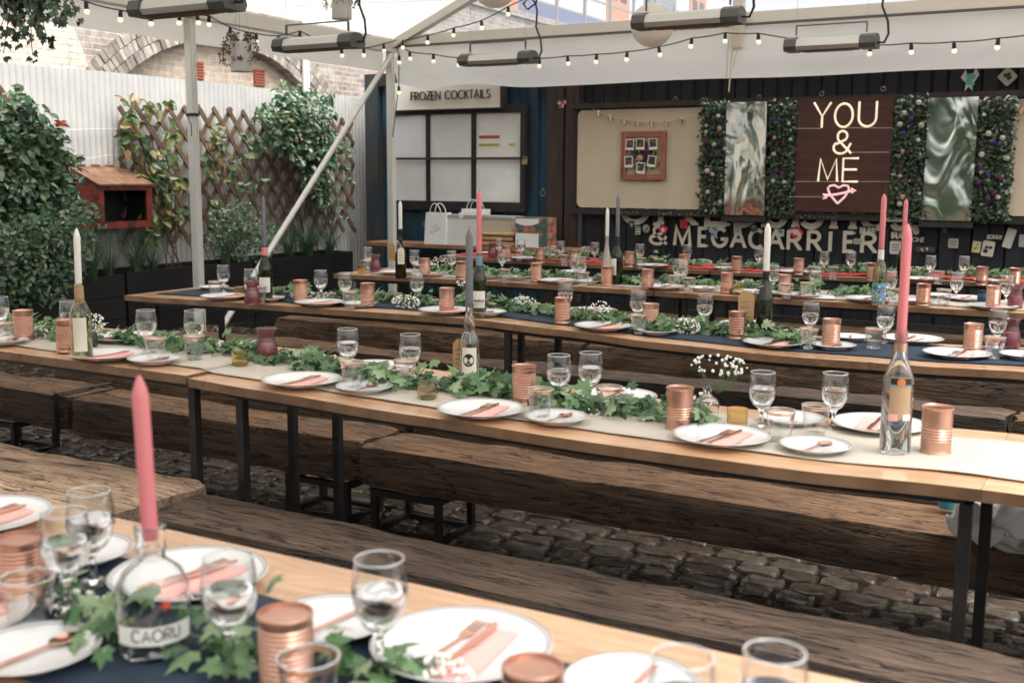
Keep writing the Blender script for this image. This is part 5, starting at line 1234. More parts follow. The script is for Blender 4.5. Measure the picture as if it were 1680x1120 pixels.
def leaf2(g, P, n, d, s, sh):
    n = n.normalized(); d = (d-n*d.dot(n)); d = d.normalized() if d.length > 1e-4 else n.orthogonal().normalized(); b = n.cross(d); P = Vector(P)
    if sh == 0:
        q = [P, P+b*s*.30+d*s*.45+n*s*.10, P+d*s, P-b*s*.30+d*s*.45+n*s*.10]; g.add([tuple(x) for x in q], [(0, 1, 2), (0, 2, 3)])
    elif sh == 1:  # ivy
        o = [(0, -.02), (.22, -.18), (.50, .02), (.36, .24), (.50, .52), (.20, .50), (0, 1.0), (-.20, .50), (-.50, .52), (-.36, .24), (-.50, .02), (-.22, -.18)]
        vs = [tuple(P+d*s*.28+n*s*.0)]+[tuple(P+b*x*s+d*y*s-n*s*(abs(x)*.35+max(0, y-.3)*.25-.08)) for x, y in o]
        g.add(vs, [(0, 1+i, 1+(i+1) % 12) for i in range(12)])
    elif sh == 2:  # long oval leaf
        vs = []
        for k, (wd, y) in enumerate(((.02, 0), (.24, .25), (.27, .5), (.16, .78), (.0, 1))):
            for sg_ in (-1, 0, 1): vs.append(tuple(P+b*wd*sg_*s+d*y*s+n*s*(.10*abs(sg_)-.25*y*y)))
        g.add(vs, [(3*k+j, 3*k+j+1, 3*k+j+4, 3*k+j+3) for k in range(4) for j in range(2)])
def rv(): return Vector((rnd.gauss(0, 1), rnd.gauss(0, 1), rnd.gauss(0, 1))).normalized()
for i in range(170):
    x = x0+w_*(.5+r2.gauss(0, .16)); z = z0+h_*(.5+r2.gauss(0, .17))
    if x0+f+.02 < x < x1-f-.02 and z0+f+.02 < z < z1-f-.02: leaf2(g, (x, YF-.085-r2.random()*.02, z), Vector((r2.gauss(0, .4), -1, r2.gauss(0, .4))), rv(), .045, 0)
local(g, c).build('leaf_spray', FOL_SMALL, T, smooth=False)
for i, (u, v_, rz) in enumerate(((.21, .73, .03), (.45, .74, 0), (.74, .74, -.06), (.20, .37, -.04), (.48, .24, .08), (.73, .38, .12))):
    cx, cz = x0+w_*u, z0+h_*v_; ex = Vector((cos(rz), 0, -sin(rz))); ey = Vector((sin(rz), 0, cos(rz))); P = Vector((cx, YF-.118-.003*i, cz))-Vector(c)
    g = MB(); g.prism([(-.045, -.055), (.045, -.055), (.045, .055), (-.045, .055)], P, ex, ey, .001); k = g.build('instant_photo', WHITEP, T, smooth=False)
    g = MB(); g.prism([(-.037, -.030), (.037, -.030), (.037, .047), (-.037, .047)], P+Vector((0, -.0011, 0)), ex, ey, .0006); g.build('picture', M('photo_dark', (.035, .03, .028), .3, col2=(.30, .12, .08) if i != 4 else (.4, .42, .36), scale=38, lo=.5, hi=.62), k, smooth=False)
for (u, v_, cl, lb) in ((.57, .60, (.16, .01, .12), 'purple_flower'), (.44, .44, (.62, .3, .22), 'peach_flower')):
    g = MB()
    for k in range(14): a = 2*pi*k/14*1.6; q = .006+.022*(k/14); leaf2(g, Vector((x0+w_*u+q*.4*cos(a), YF-.118, z0+h_*v_+q*.4*sin(a)))-Vector(c), Vector((.3*cos(a), -1, .3*sin(a))), Vector((cos(a), 0, sin(a))), .034, 0)
    g.build(lb, M(lb, cl, .7), T, smooth=False)
# copper can bunting
pxs = [(982, 188), (1002, 196), (1024, 201), (1046, 204), (1069, 205), (1093, 204), (1116, 200), (1163, 188), (1191, 173)]
Pn = [PY(x, y-5, YF-.10) for x, y in pxs]; c = Pn[4]
T = thing('copper_can_bunting', 'string of little copper tins hanging across the cream panel', 'bunting', c)
g = MB(); g.tube([PY(946, 171, YF-.09)-c, PY(960, 173, YF-.09)-c]+[p-c for p in Pn], .0022, 4); g.build('string', WHITEP, T)
cm = MB().lathe([(.0001, 0), (.019, 0), (.019, .05), (.0001, .05)], 12); cm.lathe([(.0195, .046), (.0205, .048), (.0195, .05)], 12)
o = None
for p_ in Pn:
    if o is None: o = cm.build('tin', COPPER, T)
    else: o = o.copy(); COL.objects.link(o)
    o.location = p_-c+Vector((0, -.005, -.047)); o.rotation_euler = (0, rnd.uniform(-.2, .2), 0)
pxs = [(1640, 176), (1674, 183)]; c = PY(1640, 176, YF-.14); T = thing('copper_can_bunting', 'second string of copper tins at the right foliage strip', 'bunting', c)
g = MB(); g.tube([PY(1606, 163, YF-.14)-c, PY(1640, 172, YF-.14)-c, PY(1674, 180, YF-.14)-c, PY(1690, 182, YF-.14)-c], .0022, 4); g.build('string', WHITEP, T)
for x, y in [(1607, 164)]+pxs:
    k = o.copy(); COL.objects.link(k); k.parent = T; k.location = PY(x, y, YF-.145)-c+Vector((0, 0, -.02)); k.rotation_euler = (0, .2 if x > 1610 else 1.3, 0)
# mirrors: thin bent mirror film panels
mt, t, p = base('bent_mirror_film'); p.inputs['Metallic'].default_value = 1; p.inputs['Roughness'].default_value = .1; p.inputs['Base Color'].default_value = (.74, .79, .71, 1)
v = coords(t, (1, 1, .55), rand=True); bump(t, p, noise_n(t, v, 2.8, 2, .3, 1.8), .5, .045); MIR = mt
def mirror(q, label):
    A, B, C_, D = [PY(x, y, YF-.15) for x, y in q]; xa, xb = (A.x+D.x)/2, (B.x+C_.x)/2; za, zb = (C_.z+D.z)/2, (A.z+B.z)/2; c = ((xa+xb)/2, YF-.15, za)
    T = thing('mirror_panel', label, 'mirror', c, 0, 'bent mirror panels')
    def mf(u, v): x = xa+(xb-xa)*u; z = za+(zb-za)*v; return (x, YF-.15-(.05 if xa < -2.5 else .012)*v-.012*noise.noise(Vector((x*2.1, 5+xa, z*1.6)))-.006*noise.noise(Vector((x*5, xa, z*3))), z)
    g = MB(); g.grid(mf, 24, 60); local(g, c).build('mirror_film', MIR, T, ang=180)
    g = MB(); g.box((xa, YF-.12, za), (xb, YF-.095, zb)); local(g, c).build('backing', BLKW, T, smooth=False)
    g = MB(); g.box((xa-.02, YF-.17, za-.06), (xb+.02, YF-.10, za-.014)); local(g, c).build('lower_rail', BLKW, T, smooth=False)
mirror([(1195, 168), (1262, 168), (1252, 356), (1188, 350)], 'bent mirror panel left of the neon sign'); mirror([(1525, 160), (1607, 160), (1592, 363), (1511, 361)], 'bent mirror panel right of the neon sign')
# neon sign
A = PY(1313, 163, YF-.16); B = PY(1467, 161, YF-.16); C_ = PY(1457, 348, YF-.16)
xa, xb, za, zb = A.x-.02, B.x, C_.z, A.z; c = ((xa+xb)/2, YF-.16, za)
T = thing('neon_sign', 'dark brown board with cream neon words YOU & ME and a pink heart', 'neon sign', c)
g = MB(); g.box((xa, YF-.16, za), (xb, YF-.125, zb)); local(g, c).build('board', M('mahogany_board', (.045, .012, .008), .4, col2=(.075, .022, .014), scale=4, stretch=(1, 1, 8), bmp=.1), T, smooth=False)
NEON = M('cream_neon_tube', (.75, .68, .52), .3, emis=(1, .85, .6), es=.22); NPK = M('pink_neon_tube', (.80, .50, .50), .3, emis=(1, .6, .62), es=.2)
yn = YF-.19
def ntube(pts, par, mat, r=.0105): MB().tube([Vector(q)-Vector(c) for q in pts], r, 8).build('neon_tube', mat, par)
def nl(ch, pxa, pxb, pt, pb):
    A = PY(pxa, pb, yn); B = PY(pxb, pt, yn); h = B.z-A.z; w = B.x-A.x; gw = GL[ch][0]
    for pl in GL[ch][1]: ntube([(A.x+a/gw*w, yn, A.z+b*h) for a, b in pl], T, NEON)
nl('Y', 1334, 1364, 168, 210)
for ch, a, b, t0, b0 in (('O', 1369, 1400, 170, 209), ('U', 1408, 1439, 166, 208), ('&', 1366, 1398, 215, 252), ('M', 1342, 1375, 261, 298), ('E', 1382, 1409, 260, 298)): nl(ch, a, b, t0, b0)
hp = [PY(x, y, yn) for x, y in ((1374, 334), (1362, 320), (1358, 309), (1362, 305), (1369, 304), (1376, 308), (1384, 304), (1391, 305), (1393, 311), (1386, 323), (1374, 334))]; ntube(hp, T, NPK)
ntube([PY(1352, 322, yn-.012), PY(1378, 318, yn-.015), PY(1400, 313, yn-.012)], T, NPK)
for q in ([(1396, 309), (1404, 313), (1397, 317)], [(1350, 319), (1358, 319), (1356, 325), (1350, 326)]): ntube([PY(x, y, yn-.012) for x, y in q], T, NPK, .007)
for y, a, b in ((211, 1306, 1346), (210, 1380, 1466), (250, 1398, 1464), (298, 1302, 1461), (323, 1300, 1352)):
    g = MB(); g.tube([PY(a, y, YF-.166)-Vector(c), PY(b, y-1.5*(b-a)/100*0, YF-.166)-Vector(c)], .003, 5); g.build('wire', M('cream_wire', (.5, .45, .35), .6), T)
# living foliage strips with flowers
FW = {k: M(k+'_petal', cl, .7) for k, cl in dict(white=(.50, .48, .40), purple=(.10, .012, .09), violet=(.06, .04, .22), peach=(.60, .30, .24)).items()}
fm = {}
def flower_mesh(kind, r):
    g = MB()
    for ring, n in ((1, 9), (.7, 8), (.4, 6)):
        for k in range(n):
            a = 2*pi*(k+ring)/n; leaf2(g, (.1*r*cos(a), -(1-ring)*.5*r, .1*r*sin(a)), Vector((.5*cos(a)*ring, -1, .5*sin(a)*ring)), Vector((cos(a), -.4*(1-ring), sin(a))), r*ring, 0)
    return g
def strip(q, label, fl, seed):
    Yp = YF-.16; A, B, C_, D = [PY(x, y, Yp) for x, y in q]; xa, xb = A.x, (B.x+C_.x)/2; za, zb = (C_.z+D.z)/2, (A.z+B.z)/2; c = ((xa+xb)/2, Yp, za); r2 = random.Random(seed)
    T = thing('foliage_strip', label, 'foliage panel', c, 0, 'artificial ivy strips on the dark wall')
    g = MB(); g.box((xa+.03, YF-.10, za+.03), (xb-.03, YF-.085, zb-.03)); local(g, c).build('mat', FOL_DARK, T, smooth=False)
    g = MB(); n = int((xb-xa)*(zb-za)*5200)
    for i in range(n):
        x = r2.uniform(xa, xb)+r2.gauss(0, .010); z = r2.uniform(za, zb)+r2.gauss(0, .014)
        P = Vector((x, Yp+.05-r2.random()*.07, z)); nn = Vector((r2.gauss(0, .7), -1, .5+r2.gauss(0, .6))); d = Vector((r2.gauss(0, 1), -.2, -.4+r2.gauss(0, .8)))
        leaf2(g, P, nn, d, r2.uniform(.028, .048), 1 if r2.random() < .5 else 0)
    local(g, c).build('leaves', FOL_SMALL, T, smooth=False)
    for (px, py, kd) in fl:
        if kd not in fm: fm[kd] = flower_mesh(kd, .026).build('flower', FW[kd], T, smooth=False); o = fm[kd]
        else: o = fm[kd].copy(); COL.objects.link(o); o.parent = T
        o.location = PY(px, py, Yp-.035)-Vector(c); s = r2.uniform(.75, 1.15); o.scale = (s, s, s); o.rotation_euler = (r2.uniform(-.3, .3), r2.random()*6, r2.uniform(-.3, .3))
strip([(1152, 168), (1197, 168), (1190, 348), (1142, 346)], 'ivy and flower strip between the cream panel and left mirror', [(1158, 206, 'white'), (1178, 190, 'white'), (1180, 211, 'peach'), (1191, 199, 'violet'), (1158, 216, 'white'), (1157, 232, 'purple'), (1171, 237, 'white'), (1156, 247, 'purple'), (1175, 254, 'violet'), (1189, 245, 'white'), (1157, 285, 'purple'), (1168, 286, 'white'), (1160, 280, 'white'), (1160, 315, 'white'), (1180, 332, 'white'), (1177, 297, 'purple')], 1)
strip([(1264, 166), (1310, 166), (1302, 350), (1256, 350)], 'ivy and flower strip between left mirror and neon sign', [(1278, 196, 'violet'), (1294, 203, 'white'), (1270, 226, 'peach'), (1297, 229, 'white'), (1283, 235, 'purple'), (1269, 253, 'peach'), (1272, 279, 'purple'), (1284, 285, 'purple'), (1268, 297, 'white'), (1286, 299, 'white'), (1278, 321, 'purple')], 2)
strip([(1468, 160), (1525, 162), (1512, 356), (1464, 354)], 'ivy and flower strip between neon sign and right mirror', [(1508, 168, 'white'), (1483, 185, 'white'), (1495, 194, 'violet'), (1476, 204, 'white'), (1512, 205, 'white'), (1482, 218, 'violet'), (1506, 230, 'white'), (1481, 248, 'peach'), (1475, 275, 'purple'), (1502, 276, 'purple'), (1476, 289, 'peach'), (1506, 299, 'purple'), (1481, 323, 'peach'), (1476, 335, 'white')], 3)
strip([(1607, 160), (1669, 160), (1652, 360), (1594, 360)], 'ivy and flower strip right of the right mirror', [(1614, 188, 'white'), (1622, 219, 'white'), (1645, 226, 'white'), (1630, 233, 'violet'), (1640, 236, 'violet'), (1608, 236, 'purple'), (1611, 254, 'white'), (1651, 260, 'white'), (1608, 276, 'purple'), (1621, 286, 'violet'), (1637, 291, 'purple'), (1605, 299, 'purple'), (1631, 318, 'purple'), (1638, 324, 'white'), (1620, 325, 'purple')], 4)

# ---------------------------------------------------------------- rusty red box on the fence
c = (XF+.03, 6.83, .97)
T = thing('rusty_box', 'rusty red steel box with sloping lid and dark opening on the fence', 'metal box', c)
BX, BY0, BY1 = .36, 6.55-6.83, 7.14-6.83; h1 = .37; h2 = .52
BX = .33
g = MB(); th = .012
g.add([(0, BY0, 0), (BX, BY0, 0), (BX, BY0, h1), (0, BY0, h2), (0, BY0+th, 0), (BX, BY0+th, 0), (BX, BY0+th, h1), (0, BY0+th, h2)], [(0, 1, 2, 3), (7, 6, 5, 4), (0, 4, 5, 1), (1, 5, 6, 2)])
g.add([(0, BY1-th, 0), (BX, BY1-th, 0), (BX, BY1-th, h1), (0, BY1-th, h2), (0, BY1, 0), (BX, BY1, 0), (BX, BY1, h1), (0, BY1, h2)], [(0, 1, 2, 3), (7, 6, 5, 4), (0, 4, 5, 1), (1, 5, 6, 2)])
g.box((0, BY0+th, 0), (BX, BY1-th, th)); g.box((0, BY0+th, th), (.01, BY1-th, h2-.01)); g.build('shell', RUST, T, smooth=False)
g = MB(); a, b, z0, z1 = BY0+.055, BY1-.06, .06, h1-.04
g.box((BX, BY0, -.0), (BX+.02, BY1, z0)); g.box((BX, BY0, z1), (BX+.02, BY1, h1)); g.box((BX, BY0, z0+.0005), (BX+.02, a, z1-.0005)); g.box((BX, b, z0+.0005), (BX+.02, BY1, z1-.0005)); g.build('front_frame', RUST, T, smooth=False)
g = MB(); g.add([(-.0, BY0-.012, h2+.004), (BX+.035, BY0-.012, h1+.002), (BX+.035, BY1+.012, h1+.002), (-.0, BY1+.012, h2+.004), (0, BY0-.012, h2+.018), (BX+.035, BY0-.012, h1+.016), (BX+.035, BY1+.012, h1+.016), (0, BY1+.012, h2+.018)], [(0, 1, 2, 3), (7, 6, 5, 4), (0, 4, 5, 1), (1, 5, 6, 2), (2, 6, 7, 3), (3, 7, 4, 0)]); g.build('lid', RUSTTOP, T, smooth=False)
g = MB(); g.box((.012, BY0+.014, th+.001), (.02, BY1-.014, h1-.03)); g.box((.021, BY0+.0135, .014), (BX-.004, BY0+.018, h1-.02)); g.box((.021, BY1-.018, .014), (BX-.004, BY1-.0135, h1-.02)); g.box((.021, BY0+.02, .0135), (BX-.004, BY1-.02, .018)); g.build('shade_lining', INK, T, smooth=False)  # black sheets standing in for the shade inside the box
for y in (-.16, .0, .15):
    g = MB(); g.tube([(.0, y-.04, h2+.025), (.0, y+.04, h2+.025)], .012, 8); g.build('hinge', RUSTTOP, T)

# ---------------------------------------------------------------- heaters
HB = M('heater_silver', (.50, .49, .45), .35, .6); HC = M('heater_grey_plastic', (.075, .073, .066), .45); HE = M('heater_element', (.30, .16, .10), .5, .3)
def heater(l, r, L, label, cable):
    lo, hi = 1, 20
    for _ in range(50):
        Y = (lo+hi)/2
        if PY(*r, Y).x-PY(*l, Y).x < L: lo = Y
        else: hi = Y
    A = PY(*l, Y); B = PY(*r, Y); c = (A+B)/2; T = thing('patio_heater', label, 'heater', c, 0, 'electric heaters hanging from the marquee'); hl = L/2
    prof = [(-.075, -.040), (.075, -.040), (.092, -.008), (.075, .042), (.03, .062), (-.03, .062), (-.075, .042), (-.092, -.008)]
    def ext(x0, x1, s, g):
        g.prism([(a*s, b*s) for a, b in prof], (x0, 0, 0), (0, 1, 0), (0, 0, 1), x1-x0); return g
    ext(-hl+.10, hl-.13, 1.0, MB()).build('housing', HB, T, smooth=False)
    g = MB(); ext(-hl, -hl+.10, 1.13, g); ext(hl-.13, hl, 1.13, g); g2 = MB(); ext(-hl+.001, -hl+.0995, 1.13, g2); g2.build('end_cap', HC, T, smooth=False); g2 = MB(); ext(hl-.1295, hl-.001, 1.13, g2); g2.build('end_cap', HC, T, smooth=False)
    g = MB(); g.box((-hl+.12, -.07, -.0455), (hl-.15, .07, -.0408)); g.build('grille', HC, T, smooth=False)
    g = MB(); n = 34
    for k in range(n): x = -hl+.15+(L-.34)*k/n; g.box((x, -.055, -.0515), (x+.006, .055, -.0460))
    g.build('heating_element', HE, T, smooth=False)
    g = MB(); g.bar((-hl+.08, 0, .165), (hl-.09, 0, .165), .022, .008); g.bar((-hl+.08, 0, .085), (-hl+.08, 0, .160), .008, .022, (0, 1, 0)); g.bar((hl-.09, 0, .085), (hl-.09, 0, .160), .008, .022, (0, 1, 0)); g.build('bracket', HC, T, smooth=False)
    for x in (-hl+.08, hl-.09):
        top = zr(min(c.x+x, XE2))-.07 - c.z
        g = MB(); g.tube([(x, 0, .17), (x, .0, top)], .0018, 4); g.build('wire', RG, T)
    g = MB(); g.tube([(hl, 0, 0), (hl+.05, 0, -.005), (hl+.08, 0, .06), (hl+.07, 0, .16), (hl+.02, 0, .28), (hl+.03, 0, .42)]+([(hl+.0, .02, .50), (hl-.06, .02, .56), (hl-.12, .0, .50), (hl-.06, -.02, .44), (hl+.02, 0, .5), (hl+.05, 0, .8)] if cable else [(hl+.05, 0, .6), (hl+.02, 0, min(.9, zr(c.x+hl)-.1-c.z))]), .0095, 7); g.build('power_cable', INK, T)
heater((228, 17), (386, 5), .8, 'electric heater hanging left of the near marquee post', False); heater((458, 76), (587, 70), .8, 'electric heater hanging below the white pot with green plant', False)
heater((760, 100), (876, 97), .78, 'electric heater hanging over the kiosk window', True); heater((1043, 42), (1218, 25), .8, 'electric heater hanging in front of the paper lantern', False); heater((1290, 77), (1440, 70), .74, 'electric heater hanging above the neon sign', False)

# ---------------------------------------------------------------- festoon bulbs
BULB = M('lit_bulb', (.85, .82, .74), .3, emis=(1, .86, .62), es=.3)
sock = MB().lathe([(.0001, .0), (.013, .0), (.015, -.01), (.0165, -.04), (.015, -.052), (.0001, -.052)][::-1], 12)
blb = MB().ball((0, 0, -.070), .0215, 14, 10)
protos = {}
def festoon(pts, label, fY, cable_ext0=None, cable_ext1=None):
    W3 = [fY(px, py-7) for px, py in pts]; c = W3[len(W3)//2].copy()
    T = thing('festoon_lights', label, 'string lights', c, 0, 'festoon lights strung under the marquee')
    path = ([cable_ext0] if cable_ext0 else [])+W3+([cable_ext1] if cable_ext1 else [])
    pp = []
    for a, b in zip(path, path[1:]):
        for k in range(4):
            u = k/4; q = a.lerp(b, u); q.z -= .02*4*u*(1-u)*min(1, (b-a).length); pp.append(q-c)
    pp.append(path[-1]-c)
    MB().tube(pp, .0055, 5).build('cable', INK, T)
    for q in W3:
        if 's' not in protos: s_ = sock.build('lamp_socket', INK, T); b_ = blb.build('bulb', BULB, s_); protos['s'] = s_; protos['b'] = b_
        else:
            s_ = protos['s'].copy(); COL.objects.link(s_); s_.parent = T; b_ = protos['b'].copy(); COL.objects.link(b_); b_.parent = s_
        s_.location = q-c+Vector((0, 0, -.004)); s_.rotation_euler = (rnd.uniform(-.1, .1), rnd.uniform(-.15, .15), 0)
fx = lambda px, py: PX(px, py, MX+.16)
festoon([(141, 10), (198, 24), (247, 31), (295, 30), (323, 30), (343, 33), (378, 52), (420, 62), (457, 66), (492, 58), (560, 86), (597, 86), (629, 79)], 'festoon string along the left eave between the two marquee posts', fx, fx(60, -40), fx(650, 66))
fy = lambda px, py: PY(px, py, YG-.22)
festoon([(660, 74), (702, 65), (745, 53), (790, 41), (834, 18)], 'festoon string rising from the far corner post towards the ridge', fy, None, fy(930, -40))
festoon([(672, 92), (711, 96), (752, 102), (885, 103), (931, 99), (979, 96), (1029, 92), (1081, 84), (1135, 70), (1190, 61), (1244, 62), (1429, 81), (1495, 78), (1565, 76), (1638, 70), (1712, 60)], 'long festoon string sagging along the gable drape', fy, fy(655, 74), fy(1800, 44))
festoon([(655, 98), (654, 148)], 'short hanging festoon end with two bulbs at the far post', fy, fy(652, 78), fy(644, 225))
# tie wires and paper lanterns
for (a, b, lb) in (((430, 12, 8.0), (900, -6, 8.0), 'thin steel wire spanning the marquee near its top'),):
    A = PY(a[0], a[1], a[2]); B = PY(b[0], b[1], b[2]); c = (A+B)/2; g = MB(); g.tube([A-c, B-c], .002, 4); o = g.build('tension_wire', RG); o.location = c; tag(o, lb, 'wire')
LAN = fabric('lantern_paper', (.80, .76, .70), .5, .05)
for px, py, Y, r, lb in ((1070, 42, 8.6, .175, 'round white paper lantern behind the heater'), (812, -26, 8.0, .19, 'round white paper lantern cut off by the top edge')):
    P = PY(px, py, Y); T = thing('paper_lantern', lb, 'lantern', P, 0, 'white paper lanterns'); g = MB(); nv = 28; prof = [(max(.02, r*sin(pi*k/nv))*(1-.006*(k % 2)), -r*cos(pi*k/nv)) for k in range(1, nv)]; g.lathe(prof, 32); g.build('globe', LAN, T)
    g = MB(); g.tube([(0, 0, r*.9), (0, 0, zr(P.x)-P.z-.06)], .002, 4); g.build('cord', WHITEP, T)

# ---------------------------------------------------------------- plants
def place(T, g, name, mat): return local(g, T.location).build(name, mat, T, smooth=False)
def clump(g, cen, rad_, n, s, sh, down=.5, out=(.75, -.4, .75), seed=None):
    cx, cy, cz = cen; rx, ry, rz_ = rad_
    for i in range(n):
        v = rv(); k = rnd.random()**.4*(1 if rnd.random() < .82 else rnd.uniform(1.1, 1.65))
        P = Vector((cx+v.x*rx*k, cy+v.y*ry*k, cz+v.z*rz_*k)); nn = Vector(out)+rv()*.75; d = Vector((.3, 0, -down))+rv()*.8
        leaf2(g, P, nn, d, s*rnd.uniform(.6, 1.2), sh)
def spots(lst, X, n, s, sh, g, dx=.10, **kw):
    for px, py, rpx in lst:
        P = PX(px, py, X); dist = (P-CAM).length; r = rpx*dist/FPX; clump(g, P, (dx, r*1.25, r), int(n*(rpx/25)**2)+3, s, sh, **kw)
# big left climber
T = thing('climbing_plant', 'dense dark green climber filling the left edge beside the rusty box', 'climber', (-7.7, 5.4, .55))
g = MB(); spots([(20, 170, 22), (48, 190, 20), (8, 215, 30), (45, 225, 32), (75, 232, 28), (25, 265, 40), (65, 270, 38), (90, 262, 24), (30, 310, 42), (72, 310, 38), (95, 300, 22), (100, 335, 22), (20, 360, 44), (65, 355, 38)], -7.62, 110, .085, 2, g, .16); place(T, g, 'foliage', FOL_MID)
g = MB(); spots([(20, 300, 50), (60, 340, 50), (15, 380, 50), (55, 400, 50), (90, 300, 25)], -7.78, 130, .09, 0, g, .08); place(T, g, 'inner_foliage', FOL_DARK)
g = MB()
for px in (15, 35, 60, 80, 95): P = PX(px, 450, -7.8); g.tube([P, P+Vector((.05, .1, .4)), P+Vector((0, -.05, .8)), P+Vector((.03, .08, 1.2))], .008, 5)
place(T, g, 'stem', TWIG)
T = thing('nandina_shrub', 'feathery shrub cascading in front of the left planters', 'shrub', (-7.5, 5.6, .55))
g = MB(); spots([(30, 395, 34), (60, 385, 32), (95, 375, 28), (120, 350, 22), (140, 345, 14), (80, 420, 36), (45, 430, 34), (110, 415, 26), (100, 440, 28), (30, 465, 30), (65, 465, 24), (130, 385, 16), (152, 370, 9), (148, 385, 8), (75, 480, 18), (60, 500, 10)], -7.35, 130, .060, 0, g, .16, down=.2); place(T, g, 'foliage', FOL_MID)
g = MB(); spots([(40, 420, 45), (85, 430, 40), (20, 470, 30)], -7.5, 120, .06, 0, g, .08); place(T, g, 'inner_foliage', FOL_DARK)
g = MB()
for k in range(14):
    P = Vector((-7.45+rnd.uniform(-.1, .1), 5.4+rnd.uniform(-.5, .6), .55)); g.tube([P, P+Vector((.08, .1*rnd.uniform(-1, 1), .25)), P+Vector((.2, .3*rnd.uniform(-1, 1), .5))], .004, 4)
place(T, g, 'stem', TWIG)
# vine with yellowing leaves on the trellis, middle
T = thing('climbing_vine', 'sparse yellowing vine climbing the trellis left of the near post', 'climber', (-7.9, 7.6, .58))
g = MB(); spots([(212, 170, 9), (232, 172, 9), (250, 178, 8), (270, 170, 8), (205, 195, 12), (222, 205, 13), (215, 222, 14), (205, 238, 12), (235, 240, 13), (248, 246, 8), (285, 215, 10), (280, 228, 8), (270, 255, 8), (245, 265, 10), (262, 270, 12), (285, 262, 10), (232, 288, 12), (250, 292, 11), (275, 295, 13), (300, 298, 11), (288, 305, 12), (262, 320, 10), (305, 350, 12), (285, 345, 12), (240, 352, 12), (252, 362, 15), (272, 352, 14), (255, 378, 10), (280, 370, 8), (240, 385, 9), (262, 390, 7)], -7.88, 26, .12, 2, g, .07, down=.3); place(T, g, 'foliage', FOL_VINE)
g = MB()
for k in range(8):
    P = PX(300-4*k, 440, -7.88); q = [P]
    for j in range(6): q.append(q[-1]+Vector((rnd.uniform(-.01, .01), rnd.uniform(-.13, .05), .2)))
    g.tube(q, .005, 5)
place(T, g, 'stem', TWIG)
T = thing('climbing_vine', 'reddish green vine on the trellis right of the near post', 'climber', (-7.9, 8.4, .6))
g = MB(); spots([(345, 205, 9), (355, 225, 10), (362, 240, 9), (345, 235, 8), (350, 265, 10), (368, 262, 12), (380, 275, 10), (345, 280, 8), (352, 300, 9), (375, 300, 9), (395, 310, 10), (405, 220, 8), (412, 235, 7), (345, 330, 10), (365, 335, 10), (400, 255, 6), (420, 230, 6), (425, 300, 7)], -7.88, 24, .10, 2, g, .07, down=.3); place(T, g, 'foliage', FOL_VINE)
g = MB()
for k in range(7):
    P = PX(345+9*k, 430, -7.88); q = [P]
    for j in range(6): q.append(q[-1]+Vector((rnd.uniform(-.01, .01), rnd.uniform(-.1, .1), .2)))
    g.tube(q, .005, 5)
place(T, g, 'stem', TWIG)
# dense climber on the right end of the trellis
T = thing('climbing_plant', 'dense leafy climber overflowing the trellis beside the diagonal brace', 'climber', (-7.9, 9.6, .6))
g = MB(); spots([(465, 150, 14), (490, 152, 14), (515, 155, 12), (535, 160, 10), (455, 165, 10), (450, 182, 14), (475, 175, 22), (505, 180, 22), (530, 182, 16), (440, 200, 16), (465, 205, 22), (495, 205, 24), (525, 205, 20), (445, 225, 14), (470, 232, 20), (500, 235, 24), (530, 230, 20), (552, 235, 13), (555, 250, 13), (480, 258, 16), (505, 262, 20), (530, 262, 20), (550, 272, 12), (520, 290, 18), (535, 305, 14), (515, 315, 14), (540, 325, 10), (520, 335, 10), (428, 190, 9), (432, 240, 10), (495, 290, 12), (560, 355, 6), (565, 300, 6)], -7.82, 78, .085, 2, g, .13, down=.3); place(T, g, 'foliage', FOL_MID)
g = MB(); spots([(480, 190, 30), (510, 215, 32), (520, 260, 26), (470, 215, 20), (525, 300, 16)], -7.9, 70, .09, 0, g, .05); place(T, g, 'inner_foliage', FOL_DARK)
g = MB(); spots([(470, 190, 12), (500, 195, 12), (490, 215, 12), (560, 280, 9), (555, 340, 7)], -7.75, 16, .07, 0, g, .08); place(T, g, 'withered_leaves', FOL_VINE)
g = MB()
for k in range(12):
    P = PX(470+8*k, 420, -7.85); q = [P]
    for j in range(8): q.append(q[-1]+Vector((rnd.uniform(-.01, .01), rnd.uniform(-.14, .10), .19)))
    g.tube(q, .006, 5)
place(T, g, 'stem', TWIG)
T = thing('leafy_shrub', 'dark small leaved shrub between near post and brace', 'shrub', (-7.7, 8.4, .58))
g = MB(); spots([(362, 350, 16), (395, 345, 18), (385, 365, 22), (415, 370, 22), (365, 385, 20), (400, 395, 24), (430, 385, 20), (445, 400, 18), (450, 375, 12), (360, 410, 16), (395, 420, 18)], -7.72, 110, .045, 0, g, .14, down=.1); place(T, g, 'foliage', FOL_MID)
g = MB(); spots([(370, 370, 24), (405, 385, 28), (385, 405, 24), (435, 395, 20)], -7.8, 90, .05, 0, g, .1); place(T, g, 'inner_foliage', FOL_DARK)
